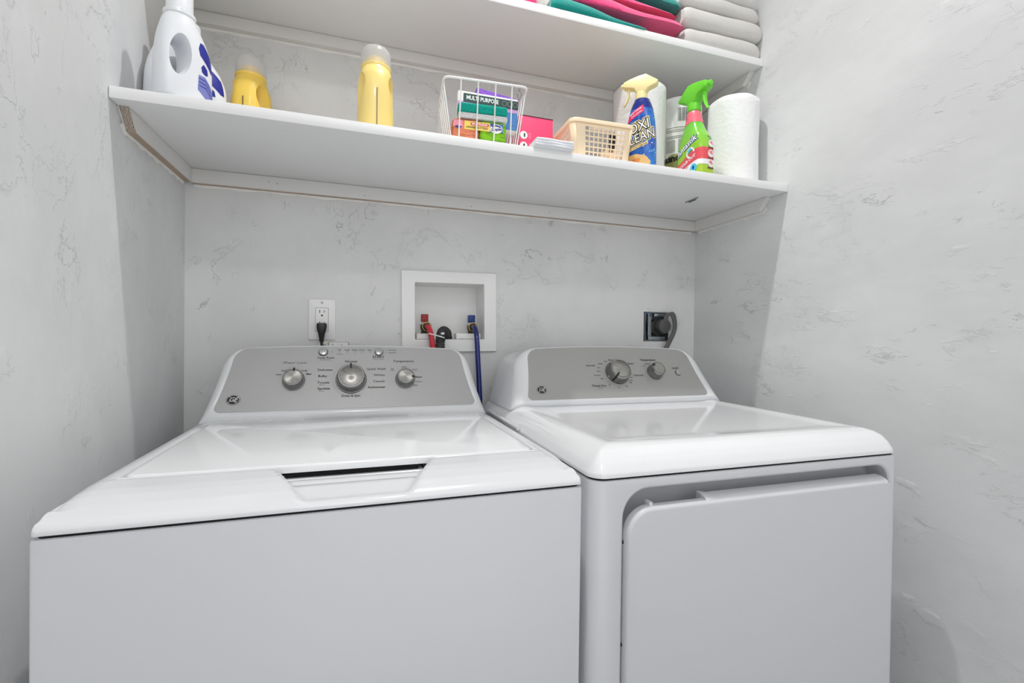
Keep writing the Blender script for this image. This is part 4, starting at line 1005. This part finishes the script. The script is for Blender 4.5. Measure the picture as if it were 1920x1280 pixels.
# twin pack at the bottom front
tp = sponge('sponge_pack', -.0135, .016, .0062, 0, 0, 0, None, 'two-sponge pack, orange and green, with a yellow label, bottom of the wire basket')
box('orange_sponge', (-.0640, 0, 0), (-.0005, .070, .0560), m_sor, tp, bev=.009, seg=3)
box('green_sponge', (.0005, 0, 0), (.0650, .070, .0560), m_sgr, tp, bev=.009, seg=3)
pk = lambda off: (lambda x, z: Vector((x, -off, z)))
decal('pink_wrap', [poly2d([(-.062, .034), (-.040, .030), (-.040, .050), (-.061, .050)])], pk(.0006), m_pkp, tp)
decal('yellow_label', [rect2d(-.036, .0300, .0250, .0500)], pk(.0008), m_yelw, tp)
decal('blue_label', [rect2d(.0250, .0300, .0560, .0500), rect2d(.008, .0470, .0400, .0500)], pk(.0007), m_bluel, tp)
decal('red_pill', [poly2d(rrect(-.022, .0405, .0225, .0475, .0035, 4))], pk(.0011), m_redp, tp)
decal('pill_lettering', [move2d(txt2d('MULTIUSOS', .0066, .02, sx=1.05), 0, .0438)], pk(.0014), m_wht, tp)
decal('label_lettering', [move2d(txt2d('LAVAVAJILLAS Y TODO', .0062, .03, sx=.80), -.006, .0358)], pk(.0011), m_ink, tp)
decal('logo_oval', [ell2d(.0400, .0380, .0150, .0110, 24, .15)], pk(.0011), m_lab_w, tp)
decal('logo_arc', [ring2d(.0400, .026, .0180, .0215, 16, 1.0, 2.15)], pk(.0014), m_navy, tp)
decal('logo_lettering', [move2d(txt2d('Limpiaz', .0088, .04, rot=.15, shear=.3, sx=.95), .0400, .0370)], pk(.0014), m_navy, tp)
decal('side_pill', [ell2d(-.0500, .0340, .0085, .0028, 16)], pk(.0011), m_navy, tp)
sp1 = sponge('scrub_sponge', -.0060, .014, .0628, 0, 0, 0, None, 'teal and white scrub sponge lying on the orange and green pack')
box('sponge_block', (-.0575, 0, 0), (.0595, .039, .0135), m_swhite, sp1, bev=.003)
box('scouring_pad', (-.0575, -.001, .0138), (.0595, .039, .0360), m_tealp, sp1, bev=.005, seg=3)
sp2 = sponge('cloth_pack', .0040, .036, .0630, 0, 0, 0, None, 'flat printed pack with a dark green banner, standing behind the teal sponge', 'pack', ry=math.radians(2))
sp2.location = wpos(.008, .056, .0062)
box('pack_body', (-.074, 0, .0570), (.077, .024, .139), m_lab_w, sp2, bev=.004, seg=2)
decal('dark_banner', [rect2d(-.0600, .1110, .0770, .1330)], pk(.0006), m_dgreen, sp2)
decal('banner_lettering', [move2d(txt2d('MULTI PURPOSE', .0138, .03, sx=.80), -.0130, .1228)], pk(.0011), m_wht, sp2)
decal('banner_icons', [ring2d(x, .1230, .0052, .0062, 18) for x in (.042, .0555, .069)], pk(.0011), m_wrapg, sp2)
decal('lilac_print', [rect2d(-.0740, .1030, .0770, .1125)], pk(.0006), m_lil, sp2)
decal('blue_print', [rect2d(-.0730, .0600, .0765, .1025)], pk(.0006), m_bluew, sp2)
sp3 = sponge('cellulose_sponge', .020, .130, .100, 0, 0, 0, None, 'purple sponge leaning on top at the back of the wire basket', rz=math.radians(2), ry=math.radians(8))
sp3.location = wpos(.028, .086, .100)
box('sponge_block', (-.050, 0, 0), (.056, .062, .070), m_spu, sp3, bev=.005, seg=2)

# ---- pink carton
bx = thing('pink_carton', (.8340, -.255, S1), 'bright pink cardboard carton between the wire basket and the tan basket', 'carton')
m_pink = M('pink_card', (238, 72, 118), .5)
box('carton_body', (0, 0, 0), (.0960, .10, .138), m_pink, bx, bev=.0008)
box('open_flap_edge', (.002, -.0006, .1372), (.0958, .085, .1392), M('dark_card', (70, 24, 40), .7), bx)
pkb = lambda off: (lambda x, z: Vector((x, -off, z)))
decal('flap_line', [poly2d([(.070, .058), (.0975, .073), (.0975, .0744), (.070, .0592)])], pkb(.0006), M('crease_pink', (190, 40, 90), .6), bx)
decal('icon_disc', [ell2d(.0130, .086, .0105, .0105, 22), ell2d(.0130, .058, .0105, .0105, 22)], pkb(.0006), m_wht, bx)
decal('icon_mark', [ell2d(.0150, .086, .0022, .0060, 12), ell2d(.0140, .058, .0028, .0062, 12)], pkb(.0010), m_dgreen, bx)
decal('icon_caption', [rect2d(.0270, .079+k*.004, .0330, .0805+k*.004) for k in range(4)]+[rect2d(.0270, .051+k*.004, .0330, .0525+k*.004) for k in range(4)], pkb(.0008), M('pale_pink_print', (250, 170, 190), .5), bx)

# ---- folded white napkins overhanging the shelf edge
nk = thing('folded_napkins', (.874, -.402, S1), 'small stack of folded white cloths overhanging the shelf edge', 'cloth')
m_nap = M('white_cotton', (243, 244, 248), .9, sheen=.3, bump=(300, .3, .0004))
for k in range(3):
    R = []
    for i, x in enumerate(np.linspace(-.049, .050-.003*k, 9)):
        z0 = .0003+k*.0062; z1 = z0+.0058; e = .8 if i in (0, 8) else 1
        wv = .0012*math.sin(i*1.1+k)
        R.append([Vector((x+.002*k, y, z)) for y, z in ((-.004*e+wv, z0), (-.0065*e+wv, (z0+z1)/2), (-.004*e+wv, z1), (.03, z1+.0006), (.075, z1), (.078, (z0+z1)/2), (.075, z0), (.03, z0))])
    rings_mesh('fold_layer', R, m_nap, nk, 60)

# ---- tan plastic basket with square holes
tb = thing('tan_basket', (1.0180, -.377, S1), 'tan plastic basket with a grid of square holes, beside the blue spray bottle', 'basket', rz=math.radians(-2))
m_tanp = M('tan_plastic', (246, 224, 190), .4, coat=.1)
TB = dict(hw=.087, hb=.076, H=.0935, D=.27)
def tan_front(y0, y1, name, holes, flip=1):
    """perforated wall panel between rounded corners; y0 at foot, y1 at rim"""
    bm = bmesh.new(); nx, nz = holes; vs = {}
    X = [-.068]+[]; x = -.036
    a0, a1 = -.046, .057
    cw = (a1-a0)/nx
    xsn = [-.066]
    for i in range(nx): xsn += [a0+i*cw+cw*.12, a0+i*cw+cw*.88]
    xsn.append(.066)
    z0, z1 = .006, .080; ch = (z1-z0)/nz; zsn = [.001]
    for j in range(nz): zsn += [z0+j*ch+ch*.12, z0+j*ch+ch*.88]
    zsn.append(TB['H']-.001)
    def pt(x, z, d):
        t = z/TB['H']; s = (TB['hb']+(TB['hw']-TB['hb'])*t)/TB['hb']
        return Vector((x*s, y0+(y1-y0)*t+d, z))
    quads = []
    for i in range(len(xsn)-1):
        for j in range(len(zsn)-1):
            if i % 2 == 1 and j % 2 == 1: continue
            quads.append((xsn[i], xsn[i+1], zsn[j], zsn[j+1]))
    V, F, key = [], [], {}
    def idx(x, z, d):
        k = (x, z, d)
        if k not in key: key[k] = len(V); V.append(pt(x, z, d))
        return key[k]
    th = .0018*flip
    for a, b, c, d in quads:
        F.append((idx(a, c, 0), idx(b, c, 0), idx(b, d, 0), idx(a, d, 0))); F.append((idx(a, c, th), idx(a, d, th), idx(b, d, th), idx(b, c, th)))
    for i in range(1, len(xsn)-1, 2):
        for j in range(1, len(zsn)-1, 2):
            a, b, c, d = xsn[i], xsn[i+1], zsn[j], zsn[j+1]
            for (p, q_) in (((a, c), (b, c)), ((b, c), (b, d)), ((b, d), (a, d)), ((a, d), (a, c))):
                F.append((idx(*p, 0), idx(*q_, 0), idx(*q_, th), idx(*p, th)))
    return mk(name, V, F, m_tanp, tb, smooth=False, recalc=False)
tan_front(.010, 0, 'front_wall', (9, 6)); tan_front(TB['D']-.010, TB['D'], 'rear_wall', (9, 6), -1)
def side(s, name):
    V, F = [], []
    n = 7; D = TB['D']; hs = TB['hw']; hb = TB['hb']
    ysn = [.020]
    for i in range(11): ysn += [.030+i*.019, .030+i*.019+.0125]
    ysn.append(D-.020); zsn = [.001]
    for j in range(5): zsn += [.010+j*.0135, .010+j*.0135+.0095]
    zsn.append(TB['H']-.001); key = {}
    def idx(y, z, d):
        k = (y, z, d)
        if k not in key:
            key[k] = len(V); t = z/TB['H']; V.append(Vector((s*(hb+(hs-hb)*t-d), y, z)))
        return key[k]
    for i in range(len(ysn)-1):
        for j in range(len(zsn)-1):
            a, b, c, d = ysn[i], ysn[i+1], zsn[j], zsn[j+1]
            if i % 2 == 1 and j % 2 == 1:
                for (p, q_) in (((a, c), (b, c)), ((b, c), (b, d)), ((b, d), (a, d)), ((a, d), (a, c))): F.append((idx(*p, 0), idx(*q_, 0), idx(*q_, .0018), idx(*p, .0018)))
                continue
            F.append((idx(a, c, 0), idx(b, c, 0), idx(b, d, 0), idx(a, d, 0))); F.append((idx(a, c, .0018), idx(a, d, .0018), idx(b, d, .0018), idx(b, c, .0018)))
    return mk(name, V, F, m_tanp, tb, smooth=False, recalc=False)
side(-1, 'side_wall'); side(1, 'side_wall')
# rounded corners, floor and rim
for sx in (-1, 1):
    for fy in (0, 1):
        V, F = [], []; n = 8
        for j, z in enumerate((.001, TB['H']-.001)):
            t = z/TB['H']; hx_ = TB['hb']+(TB['hw']-TB['hb'])*t; y0_ = (.010*(1-t)); s_ = hx_/TB['hb']
            ax_, ay_ = .066*s_, y0_; bx_, by_ = hx_, .020
            for k in range(n+1):
                a = math.pi/2*k/n; X_ = ax_+(bx_-ax_)*math.sin(a); Y_ = by_+(ay_-by_)*math.cos(a)
                V.append(Vector((sx*X_, Y_ if fy == 0 else TB['D']-Y_, z))); 
        for k in range(n): F.append((k, k+1, n+1+k+1, n+1+k))
        co = mk('rounded_corner', V, F, m_tanp, tb, ang=60); so = co.modifiers.new('s', 'SOLIDIFY'); so.thickness = .0018; so.offset = 0
box('basket_floor', (-.075, .012, .0008), (.075, TB['D']-.012, .0026), m_tanp, tb)
rim = [Vector((x, y, TB['H'])) for x, y in rrect(-TB['hw']-.001, -.001, TB['hw']+.001, TB['D']+.001, .021, 7)]
V, F = [], []; n = len(rim)
cen = Vector((0, TB['D']/2, 0))
for p in rim:
    dv = Vector((p.x, p.y-cen.y, 0)); dx_ = Vector((math.copysign(1, p.x) if abs(p.x) > TB['hw']-.021 else 0, math.copysign(1, p.y-cen.y) if abs(p.y-cen.y) > TB['D']/2-.021 else 0, 0))
    dx_ = dx_.normalized() if dx_.length else Vector((0, 0, 0))
    for o_, z_ in ((-.001, -.008), (.0035, -.008), (.0040, -.001), (.002, .002), (-.002, .002), (-.003, 0)): V.append(p+dx_*o_+Vector((0, 0, z_)))
for i in range(n):
    for k in range(6): F.append((i*6+k, i*6+(k+1) % 6, ((i+1) % n)*6+(k+1) % 6, ((i+1) % n)*6+k))
mk('rim', V, F, m_tanp, tb, ang=50)
# white strip and dark-printed packet inside the basket
pw = thing('white_packet', (1.048, -.345, S1+.0035), 'white folded packet inside the tan basket, its flap over the rim', 'packet')
box('packet', (.020, -.014, 0), (.043, .0, .0900), m_nap, pw, bev=.003)
box('packet_flap', (-.046, .004, .0880), (.022, .016, .1030), m_nap, pw, bev=.003)
dp = thing('dark_brush', (1.062, -.348, S1+.0035), 'small dark-striped object behind the holes of the tan basket', 'brush')
for k in range(3): box('dark_bristle', (-.008+k*.006, 0, .030+.006*k), (-.0045+k*.006, .008, .078), m_black, dp)
box('brush_base', (-.012, 0, 0), (.014, .012, .030), m_tanp, dp, bev=.002)

# ------------------------------------------------------------------ upper shelf: towels
def terry(name, col, col2=None):
    mt = M(name, col, .95, spec=.1, sheen=.5); nt = mt.node_tree; b = nt.nodes['Principled BSDF']; tc = nt.nodes.new('ShaderNodeTexCoord')
    n = noise_(nt, tc.outputs['Object'], 420, 2, .7); n2 = noise_(nt, tc.outputs['Object'], 30, 3, .6)
    bp = nt.nodes.new('ShaderNodeBump'); bp.inputs['Strength'].default_value = .8; bp.inputs['Distance'].default_value = .0022
    nt.links.new(math_(nt, 'ADD', n, math_(nt, 'MULTIPLY', n2, .8)), bp.inputs['Height']); nt.links.new(bp.outputs[0], b.inputs['Normal']); return mt
m_tg = terry('grey_terry', (214, 211, 207)); m_tp = terry('pink_terry', (236, 74, 130)); m_tt = terry('teal_terry', (10, 148, 138))
def towel(x0, x1, z0, z1, mat, label, group, y0=-.292, y1=-.03, seed=0, droop=None, top=None, folds=1):
    """folded towel: rounded fold to the room, soft ends, gently wavy faces; origin at base"""
    cx, cy = (x0+x1)/2, (y0+y1)/2
    t = thing('folded_towel', (cx, cy, z0), label, 'towel', group)
    rng = random.Random(seed); ph = [rng.uniform(0, 6) for _ in range(6)]
    nx = 26
    for fold in range(folds):
        R = []; h = (z1-z0)/folds
        for i in range(nx+1):
            s = i/nx; x = x0+(x1-x0)*s-cx; e = min(1, math.sin(math.pi*min(max(s, .0), 1))**.22) if 0 < s < 1 else 0
            e = .35 if i in (0, nx) else (.8 if i in (1, nx-1) else (.95 if i in (2, nx-2) else 1))
            zb = fold*h+(droop(s) if droop else 0); zt = fold*h+h+(top(s) if top else 0)
            hh = (zt-zb)/2*(.90+.10*e)*(1 if 2 <= i <= nx-2 else (.72 if i in (0, nx) else .92)); zc = (zt+zb)/2-(1-e)*.004
            yo = .0022*math.sin(s*6+ph[0])+.0010*math.sin(s*15+ph[1]); ring = []
            yf = y0-cy+yo+(1-e)*.010+.002*fold; yb = y1-cy
            for k in range(18):
                a = math.pi/2+math.pi*k/17; sq = 2/2.4
                c_, s_ = math.cos(a), math.sin(a); ring.append(Vector((x, yf+hh*.9+hh*.9*math.copysign(abs(c_)**sq, c_), zc+hh*math.copysign(abs(s_)**sq, s_)+.0004*math.sin(s*13+ph[2]))))
            ring += [Vector((x, (yf+yb)/2, zc-hh)), Vector((x, yb, zc-hh*.8)), Vector((x, yb+.003, zc)), Vector((x, yb, zc+hh*.8)), Vector((x, (yf+yb)/2, zc+hh))]
            R.append([Vector((p.x, p.y, max(p.z, .0004))) for p in ring])
        rings_mesh('towel_fold', R, mat, t, 60)
    return t
gg = 'grey towels stacked on the upper shelf'
towel(1.325, 1.600, S2, S2+.050, m_tg, 'light grey folded towel, bottom of the stack by the right wall', gg, seed=1)
towel(1.318, 1.601, S2+.051, S2+.108, m_tg, 'light grey folded towel, second from the bottom of its stack', gg, seed=2, y0=-.296)
towel(1.308, 1.592, S2+.109, S2+.152, m_tg, 'light grey folded towel, third from the bottom of its stack', gg, seed=3, y0=-.292)
towel(1.300, 1.585, S2+.153, S2+.200, m_tg, 'light grey folded towel, topmost of its stack', gg, seed=4, y0=-.290)
cgp = 'pink and teal towels on the upper shelf'
towel(.905, 1.200, S2, S2+.034, m_tt, 'teal folded towel under the bright pink one, lowest of the pile', cgp, seed=5, y0=-.296, top=lambda s: -.028*sstep(s, .15, .95))
towel(.925, 1.318, S2+.0345, S2+.072, m_tp, 'bright pink folded towel sagging over the lower teal one to the shelf', cgp, seed=6, y0=-.297, droop=lambda s: -.034*sstep(s, .05, .72), top=lambda s: -.018*sstep(s, .1, .9))
towel(.97, 1.306, S2+.0725, S2+.096, m_tp, 'thinner pink folded towel, just under the upper teal one', cgp, seed=8, y0=-.284, droop=lambda s: -.018*sstep(s, .0, .85), top=lambda s: -.016*sstep(s, .1, .9))
towel(1.06, 1.311, S2+.0970, S2+.138, m_tt, 'teal folded towel on top of the pink ones', cgp, seed=7, y0=-.290, droop=lambda s: -.016*sstep(s, .0, .8), top=lambda s: -.018*s)
towel(.66, .868, S2, S2+.045, m_tp, 'pink folded towel standing alone to the left of the teal and pink pile', cgp, seed=9, y0=-.288)
towel(.872, .900, S2, S2+.05, m_tg, 'narrow grey folded cloth between the two pink towels', 'grey cloth', seed=10, y0=-.282)

for o in C.objects:
    b_n = o.name.split('.')[0]
    if b_n in ('printed_lettering', 'socket_slots') or b_n.endswith('_lettering') or b_n in ('wrapper_print', 'barcode', 'icon_caption'): o['kind'] = 'stuff'
